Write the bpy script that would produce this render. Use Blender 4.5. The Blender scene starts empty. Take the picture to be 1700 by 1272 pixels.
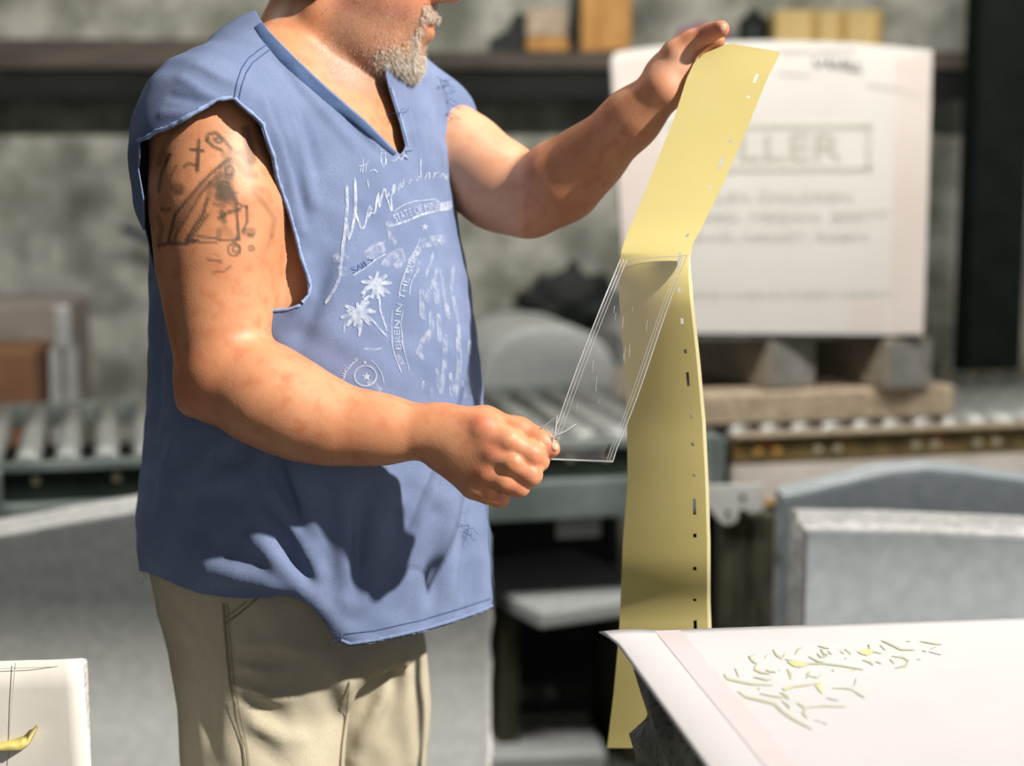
import bpy, bmesh, math, random
import numpy as np
from mathutils import Vector, Matrix
from mathutils.bvhtree import BVHTree

random.seed(7)
rng = np.random.default_rng(7)
scene = bpy.context.scene
COL = scene.collection

# ------------------------------------------------------------------ camera
FPX = 2900.0
PITCH = math.atan(426 / FPX)
CAM = np.array([0.0, 0.0, 1.5])
FW = np.array([0, math.cos(PITCH), -math.sin(PITCH)])
UP = np.array([0, math.sin(PITCH), math.cos(PITCH)])
RT = np.array([1.0, 0, 0])
cam_d = bpy.data.cameras.new('camera')
cam_d.sensor_width = 36.0
cam_d.lens = 36.0 * FPX / 1700.0
cam_d.clip_start = 0.05
cam_d.dof.use_dof = True
cam_d.dof.focus_distance = 1.82
cam_d.dof.aperture_fstop = 2.8
cam = bpy.data.objects.new('camera', cam_d)
cam.location = CAM
cam.rotation_euler = (math.pi / 2 - PITCH, 0, 0)
COL.objects.link(cam)
scene.camera = cam

# ------------------------------------------------------------------ light
world = bpy.data.worlds.new('world')
scene.world = world
world.use_nodes = True
bgn = world.node_tree.nodes['Background']
bgn.inputs[0].default_value = (0.93, 0.97, 1.0, 1)
bgn.inputs[1].default_value = 0.28
sun_d = bpy.data.lights.new('sun', 'SUN')
sun_d.energy = 6.6
sun_d.angle = math.radians(1.6)
sun_d.color = (1.0, 0.93, 0.84)
sun = bpy.data.objects.new('sun', sun_d)
SUN_DIR = Vector((-0.71, 0.36, -0.60))
sun.rotation_euler = SUN_DIR.to_track_quat('-Z', 'Y').to_euler()
sun.location = (2, 0, 4)
COL.objects.link(sun)
vs = scene.view_settings
vs.view_transform = 'Standard'
vs.look = 'None'
vs.exposure = 0.2
vs.gamma = 1.0
vs.use_curve_mapping = False

# ------------------------------------------------------------------ helpers
def ray(px, py):
    return FW + (px - 850) / FPX * RT - (py - 636) / FPX * UP
def PY(px, py, Y):
    r = ray(px, py)
    return CAM + r * (Y / r[1])
def PZ(px, py, z):
    r = ray(px, py)
    return CAM + r * ((z - CAM[2]) / r[2])
def proj(P):
    q = P - CAM
    d = q @ FW
    return 850 + FPX * (q @ RT) / d, 636 - FPX * (q @ UP) / d, d

def lin(c):
    c = c / 255.0
    return c / 12.92 if c <= 0.04045 else ((c + 0.055) / 1.055) ** 2.4
def S(r, g, b):
    return (lin(r), lin(g), lin(b), 1.0)

MATS = {}
def mat(name, c1, c2=None, scale=8.0, rough=0.7, bump=0.0, bscale=60.0, metal=0.0, c3=None, scale3=200.0,
        detail=6.0, spec=0.35, lo=0.35, hi=0.65, stretch=(1, 1, 1), f3=(0.55, 0.7)):
    m = bpy.data.materials.new(name)
    m.use_nodes = True
    nt = m.node_tree
    b = nt.nodes['Principled BSDF']
    b.inputs['Roughness'].default_value = rough
    b.inputs['Metallic'].default_value = metal
    b.inputs['Specular IOR Level'].default_value = spec
    tc = nt.nodes.new('ShaderNodeTexCoord')
    mp = nt.nodes.new('ShaderNodeMapping')
    mp.inputs['Scale'].default_value = stretch
    nt.links.new(tc.outputs['Object'], mp.inputs['Vector'])
    out = None
    if c2 is None:
        b.inputs['Base Color'].default_value = c1
    else:
        n = nt.nodes.new('ShaderNodeTexNoise')
        n.inputs['Scale'].default_value = scale
        n.inputs['Detail'].default_value = detail
        nt.links.new(mp.outputs[0], n.inputs['Vector'])
        r = nt.nodes.new('ShaderNodeValToRGB')
        r.color_ramp.elements[0].position = lo
        r.color_ramp.elements[0].color = c1
        r.color_ramp.elements[1].position = hi
        r.color_ramp.elements[1].color = c2
        nt.links.new(n.outputs['Fac'], r.inputs['Fac'])
        out = r.outputs['Color']
        if c3 is not None:
            n3 = nt.nodes.new('ShaderNodeTexNoise')
            n3.inputs['Scale'].default_value = scale3
            n3.inputs['Detail'].default_value = 2.0
            nt.links.new(mp.outputs[0], n3.inputs['Vector'])
            r3 = nt.nodes.new('ShaderNodeMapRange')
            r3.inputs['From Min'].default_value = f3[0]
            r3.inputs['From Max'].default_value = f3[1]
            nt.links.new(n3.outputs['Fac'], r3.inputs['Value'])
            mx = nt.nodes.new('ShaderNodeMix')
            mx.data_type = 'RGBA'
            nt.links.new(r3.outputs[0], mx.inputs['Factor'])
            nt.links.new(out, mx.inputs['A'])
            mx.inputs['B'].default_value = c3
            out = mx.outputs['Result']
        nt.links.new(out, b.inputs['Base Color'])
    if bump > 0:
        n2 = nt.nodes.new('ShaderNodeTexNoise')
        n2.inputs['Scale'].default_value = bscale
        n2.inputs['Detail'].default_value = 5.0
        nt.links.new(mp.outputs[0], n2.inputs['Vector'])
        bp = nt.nodes.new('ShaderNodeBump')
        bp.inputs['Strength'].default_value = 1.0
        bp.inputs['Distance'].default_value = bump
        nt.links.new(n2.outputs['Fac'], bp.inputs['Height'])
        nt.links.new(bp.outputs[0], b.inputs['Normal'])
    MATS[name] = m
    return m

def link(o, parent=None, m=None):
    COL.objects.link(o)
    if parent is not None:
        o.parent = parent
    if m is not None:
        o.data.materials.append(m)
    return o
def tag(o, label, cat, group=None):
    o['label'] = label
    o['category'] = cat
    if group:
        o['group'] = group
    return o
def struct(o):
    o['kind'] = 'structure'
    return o
def empty(name, loc=(0, 0, 0), rz=0.0):
    o = bpy.data.objects.new(name, None)
    o.empty_display_size = 0.1
    o.location = loc
    o.rotation_euler = (0, 0, rz)
    COL.objects.link(o)
    return o
def mobj(name, V, Fc, m, parent=None, smooth=False, mw=None):
    me = bpy.data.meshes.new(name)
    me.from_pydata([tuple(map(float, v)) for v in V], [], [tuple(int(i) for i in f) for f in Fc])
    me.update()
    if smooth:
        me.polygons.foreach_set('use_smooth', [True] * len(me.polygons))
    o = bpy.data.objects.new(name, me)
    link(o, parent, m)
    if mw is not None:
        o.matrix_local = mw
    return o
def bmobj(name, bm, m, parent=None, smooth=False):
    me = bpy.data.meshes.new(name)
    bm.normal_update()
    bm.to_mesh(me)
    bm.free()
    if smooth:
        me.polygons.foreach_set('use_smooth', [True] * len(me.polygons))
    o = bpy.data.objects.new(name, me)
    return link(o, parent, m)
def add_box(bm, c, s, bevel=0.0, rot=None, seg=1):
    r = bmesh.ops.create_cube(bm, size=1.0)
    vs_ = r['verts']
    M = Matrix.Diagonal((s[0], s[1], s[2], 1))
    if rot is not None:
        M = rot.to_4x4() @ M
    M = Matrix.Translation(c) @ M
    bmesh.ops.transform(bm, matrix=M, verts=vs_)
    if bevel > 0:
        es = list({e for v in vs_ for e in v.link_edges})
        bmesh.ops.bevel(bm, geom=es, offset=bevel, segments=seg, affect='EDGES', profile=0.5)
def box(name, c, s, m, parent=None, bevel=0.0, rz=0.0, seg=1, rot=None):
    bm = bmesh.new()
    if rot is None and rz:
        rot = Matrix.Rotation(rz, 3, 'Z')
    add_box(bm, c, s, bevel, rot, seg)
    return bmobj(name, bm, m, parent)
def add_cyl(bm, p0, p1, r0, r1=None, seg=16, caps=True):
    p0, p1 = Vector(p0), Vector(p1)
    r1 = r0 if r1 is None else r1
    ax = (p1 - p0).normalized()
    a = ax.orthogonal().normalized()
    b = ax.cross(a)
    A = [bm.verts.new(p0 + (a * math.cos(t) + b * math.sin(t)) * r0) for t in [2 * math.pi * i / seg for i in range(seg)]]
    B = [bm.verts.new(p1 + (a * math.cos(t) + b * math.sin(t)) * r1) for t in [2 * math.pi * i / seg for i in range(seg)]]
    for i in range(seg):
        j = (i + 1) % seg
        bm.faces.new((A[i], A[j], B[j], B[i]))
    if caps:
        bm.faces.new(A[::-1])
        bm.faces.new(B)
def prism(name, outline, y0, y1, m, parent=None, bevel=0.0, rough=0.0, sub=0):
    """outline: list of (x,z); extruded along y"""
    bm = bmesh.new()
    A = [bm.verts.new((x, y0, z)) for x, z in outline]
    B = [bm.verts.new((x, y1, z)) for x, z in outline]
    bm.faces.new(A)
    bm.faces.new(B[::-1])
    n = len(A)
    for i in range(n):
        j = (i + 1) % n
        bm.faces.new((A[j], A[i], B[i], B[j]))
    bmesh.ops.recalc_face_normals(bm, faces=bm.faces)
    if bevel > 0:
        es = [e for e in bm.edges if e.calc_face_angle(0) > 0.6]
        bmesh.ops.bevel(bm, geom=es, offset=bevel, segments=2, affect='EDGES', profile=0.5)
    return bmobj(name, bm, m, parent)
def text_geo(body, size=1.0, align='CENTER'):
    cu = bpy.data.curves.new('lettering', 'FONT')
    cu.body = body
    cu.size = size
    cu.align_x = align
    cu.resolution_u = 3
    ob = bpy.data.objects.new('lettering', cu)
    COL.objects.link(ob)
    dg = bpy.context.evaluated_depsgraph_get()
    me = bpy.data.meshes.new_from_object(ob.evaluated_get(dg))
    V = np.array([v.co[:] for v in me.vertices]).reshape(-1, 3)
    Fc = [tuple(p.vertices) for p in me.polygons]
    bpy.data.objects.remove(ob)
    bpy.data.curves.remove(cu)
    bpy.data.meshes.remove(me)
    return V, Fc

# ------------------------------------------------------------------ materials
M_wall = mat('block_wall_paint', S(118, 119, 107), S(170, 169, 158), 8.5, 0.9, 0.01, 22, c3=S(84, 86, 75), scale3=2.6, f3=(0.53, 0.72), lo=0.36, hi=0.62)
M_floor = mat('concrete_floor', S(52, 54, 50), S(84, 84, 78), 4, 0.85, 0.003, 40)
M_ceil = mat('roof_sheet', S(48, 50, 48), S(62, 64, 62), 3, 0.8)
M_steel_dark = mat('dark_painted_steel', S(10, 16, 12), S(18, 25, 19), 12, 0.6, 0.0005, 80, spec=0.12)
M_beam = mat('weathered_beam_steel', S(58, 54, 46), S(96, 86, 76), 7, 0.75, 0.001, 60, stretch=(0.3, 1, 1))
M_beam_shade = mat('shaded_web_steel', S(16, 20, 17), S(28, 30, 26), 7, 0.85)  # shade below the flange put into the web's dark colour
M_roller = mat('galvanised_roller', S(140, 143, 140), S(176, 178, 174), 14, 0.42, 0.0002, 90, metal=0.35)
M_rail = mat('grey_rail_paint', S(98, 108, 104), S(128, 136, 132), 9, 0.55, 0.0004, 90)
M_rail_dark = mat('dark_green_rail', S(26, 36, 28), S(42, 52, 42), 10, 0.6)
M_rust = mat('rusty_olive_rail', S(84, 70, 40), S(128, 108, 66), 14, 0.75, 0.0008, 90, c3=S(150, 92, 30), scale3=16, f3=(0.58, 0.72))
M_cream = mat('cream_panel_paint', S(206, 196, 184), S(226, 216, 204), 8, 0.6, c3=S(196, 150, 86), scale3=9, f3=(0.64, 0.76))
M_orange = mat('orange_primer_edge', S(198, 148, 78), S(216, 176, 118), 9, 0.7)
M_bolt = mat('zinc_bolt', S(170, 160, 130), S(206, 196, 170), 40, 0.4, metal=0.4)
M_bolt_o = mat('orange_bolt', S(190, 130, 50), S(206, 160, 90), 40, 0.5, metal=0.2)
M_granite = mat('grey_granite', S(172, 175, 173), S(188, 190, 188), 40, 0.5, 0.0, c3=S(156, 159, 158), scale3=340, f3=(0.5, 0.68), spec=0.4)
M_granite_b = mat('blue_grey_granite', S(160, 168, 172), S(178, 184, 187), 30, 0.4, 0.0, c3=S(146, 154, 158), scale3=340, f3=(0.5, 0.68), spec=0.5)
M_granite_edge = mat('rough_pale_granite', S(176, 176, 174), S(206, 205, 202), 45, 0.9, 0.004, 70, c3=S(140, 140, 138), scale3=150)
M_granite_dark = mat('rough_dark_granite', S(100, 102, 96), S(128, 130, 123), 30, 0.9, 0.004, 60, c3=S(74, 76, 70), scale3=180)
M_sheet = mat('white_stencil_sheet', S(212, 208, 200), S(219, 215, 208), 3, 0.6, 0.0004, 30)
M_sheet_s = mat('sunlit_stencil_sheet', S(199, 198, 200), S(205, 204, 206), 3, 0.6, 0.0004, 30)  # copy of the sheet colour, darkened to offset direct sun
M_sheet_t = mat('pinkish_tape', S(212, 199, 190), S(218, 206, 198), 5, 0.6)
M_print = mat('stencil_grey_print', S(190, 187, 175), S(198, 194, 184), 20, 0.7)
M_print_g = mat('stencil_green_line', S(168, 170, 140), S(188, 190, 164), 30, 0.7)
M_print_gf = mat('stencil_green_fill', S(186, 190, 136), S(200, 202, 156), 30, 0.7)
M_marker = mat('marker_ink', S(92, 90, 88), S(120, 118, 116), 30, 0.7)
M_wood = mat('grey_timber', S(118, 110, 96), S(150, 140, 124), 10, 0.85, 0.001, 60, stretch=(1, 6, 6), c3=S(96, 84, 60), scale3=14)
M_wood_e = mat('timber_end_grain', S(116, 114, 106), S(140, 138, 130), 40, 0.9, 0.001, 120)
M_wood_b = mat('tan_timber', S(150, 134, 110), S(182, 164, 140), 8, 0.8, 0.0008, 60, stretch=(6, 1, 6))
M_wood_dark = mat('dark_olive_timber', S(52, 52, 38), S(82, 80, 60), 10, 0.9, 0.002, 40, stretch=(5, 5, 1))
M_orangewood = mat('orange_timber', S(166, 118, 62), S(190, 144, 84), 7, 0.8, stretch=(4, 4, 1))
M_card = mat('cardboard', S(186, 160, 104), S(200, 174, 120), 6, 0.85)
M_tape = mat('brown_parcel_tape', S(160, 122, 56), S(172, 134, 66), 6, 0.5)
M_black = mat('black_plastic', S(14, 20, 16), S(24, 28, 24), 10, 0.6)
M_whitepaint = mat('white_bracket_paint', S(200, 200, 194), S(220, 219, 212), 14, 0.6, c3=S(160, 150, 130), scale3=22, f3=(0.62, 0.75))
M_brown = mat('brown_box_board', S(112, 80, 56), S(128, 92, 66), 8, 0.85)
M_mauve = mat('mauve_grey_stone', S(120, 112, 104), S(138, 130, 122), 8, 0.8)
M_palegrey = mat('pale_grey_paint', S(146, 146, 144), S(166, 164, 162), 8, 0.7)
M_red = mat('red_plastic', S(190, 90, 84), S(206, 112, 104), 8, 0.5)
M_blue = mat('blue_painted_steel', S(20, 30, 56), S(28, 40, 70), 8, 0.5)
M_redcloth = mat('red_blue_bundle', S(150, 70, 66), S(110, 130, 160), 9, 0.8)
M_sack = mat('grey_sackcloth', S(62, 64, 58), S(88, 88, 82), 9, 0.95, 0.003, 40)
M_rock = mat('quarried_grey_rock', S(110, 110, 106), S(150, 149, 144), 10, 0.9, 0.004, 30)

# ------------------------------------------------------------------ setting
WALL_Y = 5.7
wall = struct(box('wall_back', (0, WALL_Y + 0.1, 1.7), (9, 0.2, 3.4), M_wall))
fl = struct(box('floor', (0, 2.2, -0.05), (9, 8.0, 0.1), M_floor))
# unseen roof added to keep sun off the background, open at the front right
SKX0, SKY1 = 0.9, 1.25
RX0, RX1, RY0, RY1 = -4.2, 5.5, -1.5, 5.9
for (a_, b_, c_, d_) in ((RX0, SKX0, RY0, RY1), (SKX0, RX1, SKY1, RY1)):
    struct(box('added_roof', ((a_ + b_) / 2, (c_ + d_) / 2, 3.45), (b_ - a_, d_ - c_, 0.1), M_ceil))
M_lampglow = bpy.data.materials.new('fill_lamp_diffuser'); M_lampglow.use_nodes = True
_b = M_lampglow.node_tree.nodes['Principled BSDF']
_b.inputs['Emission Color'].default_value = (1, .97, .92, 1); _b.inputs['Emission Strength'].default_value = 3.0
for lx, lab in ((-1.3, 'long added fill lamp over the grey conveyor'), (0.15, 'long added fill lamp over the gap between the conveyors'), (1.5, 'long added fill lamp over the rusty conveyor')):
    t = empty('added_fill_lamp', (lx, 2.7, 3.4))  # unseen lamp, added to brighten the background stones and wall
    tag(t, lab, 'lamp')
    box('housing', (0, 0, -.04), (1.1, .26, .08), M_ceil, t, .006)
    box('diffuser', (0, 0, -.082), (1.04, .2, .006), M_lampglow, t)
    ld = bpy.data.lights.new('fill_light', 'AREA'); ld.shape = 'RECTANGLE'; ld.size = 1.0; ld.size_y = .2; ld.energy = 78; ld.color = (1, .97, .92)
    lo_ = bpy.data.objects.new('fill_light', ld); lo_.location = (0, 0, -.092); lo_.rotation_euler = (math.radians(57), 0, 0)
    link(lo_, t)
wl = struct(box('added_wall_left', (-3.3, 2.2, 1.7), (0.2, 7.2, 3.4), M_ceil))  # unseen dark wall, added to keep ambient light off the man's left

def wx(px, py, Y): return PY(px, py, Y)[0]
def wz(py, Y): return PY(850, py, Y)[2]

# steel ledge beam on the wall
YB = 5.57
t = empty('ledge_beam', (0, YB, wz(165, YB)))
tag(t, 'long rusty steel ledge beam fixed along the block wall', 'beam')
zt, zm, zb = wz(88, YB), wz(117, YB), wz(165, YB)
z0 = t.location[2]
xr = wx(1603, 100, YB)
box('top_flange', ((xr - 4.2) / 2, 0.01, (zt + zm) / 2 - z0), (xr + 4.2, 0.20, zt - zm), M_beam, t, 0.006)
box('web', ((xr - 4.2) / 2, 0.02, (zm + zb) / 2 - z0), (xr + 4.2, 0.17, zm - zb), M_beam_shade, t, 0.003)
box('back_angle', ((xr - 4.2) / 2 - 0.9, 0.10, wz(76, YB) - z0), (xr + 2.3, 0.04, 0.05), M_beam, t, 0.004)

# things standing on the beam
def on_beam(name, x0, x1, ytop, m, label, cat, depth=0.14, bevel=0.008, group=None, lean=0):
    a, b = wx(x0, 60, YB), wx(x1, 60, YB)
    h = wz(ytop, YB) - zt
    o = box(name, ((0, 0, h / 2)), (b - a, depth, h), m, None, bevel)
    o.location = ((a + b) / 2, YB, zt)
    return tag(o, label, cat, group)
o = on_beam('timber_block', 873, 940, 16, M_wood_b, 'small pale grey timber offcut lying on an orange offcut on the beam', 'wood block')
o.location.z = zt + (wz(64, YB) - zt) + 0.0005
o.scale.z = (wz(16, YB) - wz(64, YB)) / (wz(16, YB) - zt)
on_beam('timber_block', 873, 944, 64, M_orangewood, 'thin orange timber offcut under the pale offcut on the beam', 'wood block')
on_beam('dark_post', 947, 962, -20, M_black, 'narrow black upright bar standing on the beam beside an orange log', 'bar', 0.10)
# orange log with rounded section
bm = bmesh.new()
a, b = wx(963, 40, YB), wx(1046, 40, YB)
prof = [(-.5, 0), (-.42, -.02), (.30, -.02), (.46, 0.02), (.5, .12), (.5, .9), (.4, 1.0), (-.45, 1.0), (-.5, .92)]
hh = wz(-60, YB) - zt
pts = [(p[0] * (b - a), max(p[1], 0) * hh) for p in prof[0:1] + prof[3:]]
o = prism('timber_log', pts, -0.07, 0.07, M_orangewood, None, 0.006)
o.location = ((a + b) / 2, YB, zt)
tag(o, 'thick orange-brown timber post standing on the beam', 'wood block')
# dark tool shape
o = prism('hand_tool', [(wx(x, y, YB) - wx(830, 60, YB), max(wz(y, YB) - zt, 0)) for x, y in
          [(812, 88), (872, 88), (874, 30), (862, 18), (850, 30), (842, 52), (812, 66)]], -0.03, 0.03, M_black, None, 0.004)
o.location = (wx(830, 60, YB), YB, zt)
tag(o, 'black hand tool lying on the beam beside timber offcuts', 'tool')
# red and blue bundle
bm = bmesh.new()
for k, (x, y, r) in enumerate([(1140, 62, .035), (1165, 58, .045), (1195, 62, .04), (1178, 70, .05)]):
    bmesh.ops.create_icosphere(bm, subdivisions=2, radius=r, matrix=Matrix.Translation((wx(x, y, YB) - wx(1165, 60, YB), 0.01 * k, max(r * .8, wz(y, YB) - zt))))
o = bmobj('rag_bundle', bm, M_redcloth, None, True)
o.location = (wx(1165, 60, YB), YB, zt)
tag(o, 'small red and blue rag bundle on the beam', 'rag')
# black bucket-like tin
bm = bmesh.new()
rr = (wx(1278, 60, YB) - wx(1226, 60, YB)) / 2
hh = wz(16, YB) - zt
add_cyl(bm, (0, 0, 0), (0, 0, hh * .8), rr, rr * 0.96, 20)
add_cyl(bm, (0, 0, hh * .8), (0, 0, hh), rr * .6, rr * .3, 20)
o = bmobj('paint_tin', bm, M_black, None, True)
o.location = (wx(1252, 60, YB), YB + .02, zt)
tag(o, 'dark round tin on the beam beside cardboard boxes', 'tin')
for i, (x0, x1, lab) in enumerate([(1280, 1349, 'wide cardboard box on the beam beside the dark tin'),
                                   (1350, 1394, 'narrow cardboard box standing between two wider cardboard boxes'),
                                   (1395, 1455, 'cardboard box at the end of the row of three boxes, away from the dark tin')]):
    a, b = wx(x0, 50, YB), wx(x1, 50, YB)
    t = empty('cardboard_box', ((a + b) / 2, YB, zt))
    tag(t, lab, 'box', 'cardboard boxes on the beam')
    h = wz(20, YB) - zt
    box('carton', (0, 0, h / 2), (b - a - .002, .18, h), M_card, t, .004)
    box('tape', ((b - a) / 2 - .012, -0.0905, h / 2), (.018, .001, h - .01), M_tape, t)

# column on the right
t = empty('steel_column', (wx(1645, 400, 5.2), 5.2, 0))
tag(t, 'dark green steel column rising from floor to roof', 'column')
wcol = wx(1690, 400, 5.2) - wx(1602, 400, 5.2)
box('flange', (0, -0.08, 1.7), (wcol, 0.016, 3.4), M_steel_dark, t, 0.003)
box('flange', (0, 0.08, 1.7), (wcol, 0.016, 3.4), M_steel_dark, t, 0.003)
box('web', (0, 0, 1.7), (0.012, 0.144, 3.4), M_steel_dark, t)
box('base_plate', (0, 0, 0.008), (wcol + .1, .26, 0.016), M_steel_dark, t, 0.002)

# blue bar on the wall, left
t = empty('wall_lever', tuple(PY(232, 392, WALL_Y)))
tag(t, 'dark blue steel lever sticking out of the block wall', 'lever')
bm = bmesh.new()
p0 = PY(203, 377, WALL_Y - .12) - np.array(t.location); p1 = PY(275, 412, WALL_Y - .10) - np.array(t.location)
add_cyl(bm, p0, p1, .012, .012, 12)
bmobj('lever_arm', bm, M_blue, t, True)
bm = bmesh.new()
add_cyl(bm, p1, (p1[0] + .01, 0, p1[2]), .016, .016, 12)
bmobj('pivot', bm, M_blue, t, True)

# ------------------------------------------------------------------ conveyors
BETA = math.radians(12.8)
CB = Matrix.Rotation(BETA, 3, 'Z')
ORI = Vector(PZ(1215, 715, 0.80))          # front edge point at the gap
ZC = 0.80
LR = 0.80                                    # roller length
rr = 0.027
bm = bmesh.new()
add_cyl(bm, (0, 0.015, 0), (0, LR - 0.015, 0), rr, rr, 20)
add_cyl(bm, (0, 0.002, 0), (0, 0.015, 0), rr * .35, rr * .35, 10)
add_cyl(bm, (0, LR - 0.015, 0), (0, LR - 0.002, 0), rr * .35, rr * .35, 10)
roller_me = bpy.data.meshes.new('roller')
bm.to_mesh(roller_me); bm.free()
for p in roller_me.polygons:
    p.use_smooth = len(p.vertices) == 4
roller_me.materials.append(M_roller)
bm = bmesh.new()
add_cyl(bm, (0, -0.006, 0), (0, 0.002, 0), 0.011, 0.011, 6)
bolt_me = bpy.data.meshes.new('bolt'); bm.to_mesh(bolt_me); bm.free()
bolt_me.materials.append(M_bolt)
bolt_o = bolt_me.copy(); bolt_o.materials.clear(); bolt_o.materials.append(M_bolt_o)
def inst(name, me, parent, loc):
    o = bpy.data.objects.new(name, me)
    o.location = loc
    return link(o, parent)

def conveyor(name, x0, x1, pitch, label, style):
    t = empty(name, (ORI.x, ORI.y, 0), BETA)
    tag(t, label, 'conveyor')
    n = int((x1 - x0) / pitch)
    for i in range(n):
        inst('roller', roller_me, t, (x0 + pitch * (i + .5), 0.0, ZC - rr + .002))
    L = x1 - x0
    xc = (x0 + x1) / 2
    zt_ = ZC - .006
    if style == 'A':
        box('front_rail', (xc, -0.012, zt_ - .008), (L, 0.026, .020), M_rail, t, .002)
        box('side_plate', (xc, 0.0, zt_ - .052), (L, 0.008, .068), M_rail_dark, t, .001)
        box('lower_channel', (xc, -0.012, zt_ - .132), (L, 0.05, .088), M_rail, t, .004)
        box('end_plate', (x1 + .004, LR / 2 - .03, zt_ - .085), (.012, LR + .05, .17), M_rail, t, .002)
        box('front_end_tab', (x1 - .06, -0.030, zt_ - .08), (.13, .010, .16), M_rail, t, .002)
        for k in range(2):
            inst('bolt', bolt_me, t, (x1 - .06, -0.036, zt_ - .045 - .05 * k))
        for i in range(n):
            if i % 3:
                inst('bolt', bolt_me, t, (x0 + pitch * (i + .5) + .02, -0.004, zt_ - .04))
    else:
        box('front_rail', (xc, -0.004, zt_ - .006), (L, 0.04, .010), M_wood_b, t, .002)
        box('side_plate', (xc, 0.0, zt_ - .042), (L, 0.012, .064), M_rust, t, .002)
        box('cream_panel', (xc, 0.004, zt_ - .118), (L, 0.016, .088), M_cream, t, .003)
        box('primer_edge', (xc - .1, 0.001, zt_ - .168), (L - .2, 0.016, .012), M_orange, t, .002)
        bx = [.06, .11, .21, .26, .46, .51, .62, .67, .80, .95]
        for k, q in enumerate(bx):
            inst('bolt', bolt_o if k < 2 else bolt_me, t, (q, -0.006, zt_ - .045))
    box('back_rail', (xc, LR + .012, zt_ - .03), (L, 0.02, .06), M_rail if style == 'A' else M_rust, t, .002)
    box('gap_shade_sheet', (xc, LR / 2, zt_ - .12), (L - .02, LR - .03, .01), M_black, t)  # added black sheet standing in for the shade between the rollers
    box('rear_shade_panel', (xc, LR + .03, .34), (L, .01, .68), M_black, t)  # added black panel painting the shade beneath the conveyor
    for q in ((x0 + .25), (x1 - .78)):
        for yy in (.05, LR - .05):
            box('leg', (q, yy, (zt_ - .15) / 2), (.06, .06, zt_ - .15), M_rail_dark, t, .003)
    return t
conveyor('roller_conveyor', -2.3, -0.045, 0.084, 'grey roller conveyor running behind the man with a dark green side plate', 'A')
conveyor('roller_conveyor', 0.0, 1.85, 0.078, 'rusty olive roller conveyor carrying the white-wrapped headstone', 'B')

def cpt(x, y, z):      # conveyor local to world
    v = CB @ Vector((x, y, 0))
    return (ORI.x + v.x, ORI.y + v.y, z)
def to_c(P):
    v = CB.transposed() @ (Vector((P[0], P[1], 0)) - Vector((ORI.x, ORI.y, 0)))
    return v.x, v.y

# planks on conveyor B
zp = ZC + .002
x0c, _ = to_c(PZ(1150, 690, zp)); x1c, y1c = to_c(PZ(1545, 678, zp))
zpl = zp + .075
t = box('timber_plank', (0, 0, .0375), (x1c - x0c + .1, .11, .075), M_wood_b, None, .006)
t.location = cpt((x0c + x1c) / 2 - .05, .11, zp); t.rotation_euler = (0, 0, BETA)
tag(t, 'tan timber beam lying across the rollers under two grey blocks', 'timber')
t = box('timber_plank', (0, 0, .0375), (x1c - x0c, .10, .075), M_wood_b, None, .006)
t.location = cpt((x0c + x1c) / 2 - .1, .52, zp); t.rotation_euler = (0, 0, BETA)
tag(t, 'tan timber beam on the rollers behind the grey blocks', 'timber')
t = box('timber_block', (0, 0, .05), (.10, .12, .10), M_wood_b, None, .006)
t.location = cpt(x1c - .07, .33, zp); t.rotation_euler = (0, 0, BETA + .2)
tag(t, 'small tan timber offcut behind the plank end on the rollers', 'wood block')
# two grey blocks carrying the headstone
ZS = PY(1300, 553, 4.24)[2]
for px, lab in ((1190, 'grey square timber block under the headstone, beside the yellow strip'),
                (1385, 'grey square timber block under the headstone with a pale top, away from the yellow strip')):
    t = empty('timber_block', (0, 0, 0))
    tag(t, lab, 'wood block', 'blocks under the headstone')
    p = PY(px + 55, 600, 4.12)
    h = ZS - zpl
    t.location = (p[0], p[1] + .22, zpl)
    t.rotation_euler = (0, 0, BETA + .25)
    box('block', (0, 0, h / 2), (.135, .46, h), M_wood, t, .008)
    box('end_face', (0, -.231, h / 2), (.126, .004, h - .012), M_wood_e, t, .001)

# ------------------------------------------------------------------ headstone with stencil
YH = 4.10
HB = math.radians(3)
hs = empty('headstone', (0, 0, 0))
tag(hs, 'upright headstone faced with a white stencil sheet reading MILLER', 'headstone')
cx, cz = wx(1290, 550, YH), ZS
hs.location = (cx, YH, cz)
hs.rotation_euler = (0, 0, HB)
def hl(px, py):      # pixel on the sheet plane -> local x,z
    r = ray(px, py)
    n = np.array([math.sin(HB), -math.cos(HB), 0])
    P = CAM + r * (np.dot(np.array([cx, YH, cz]) - CAM, n) / np.dot(r, n))
    q = P - np.array([cx, YH, cz])
    return q[0] * math.cos(HB) + q[1] * math.sin(HB), q[2]
out_px = [(1042, 552), (1015, 100), (1022, 86), (1080, 78), (1160, 71), (1250, 67), (1340, 68), (1430, 72), (1500, 78), (1548, 84), (1541, 320), (1533, 556)]
ol = [hl(*q) for q in out_px]
ol_st = [(x * 0.975, max(z * .985 - .0, 0.0)) for x, z in ol]
ol_st[0] = (ol_st[0][0], 0.0); ol_st[-1] = (ol_st[-1][0], 0.0)
prism('stone', ol_st, 0.006, 0.13, M_granite_dark, hs, .004)
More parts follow.
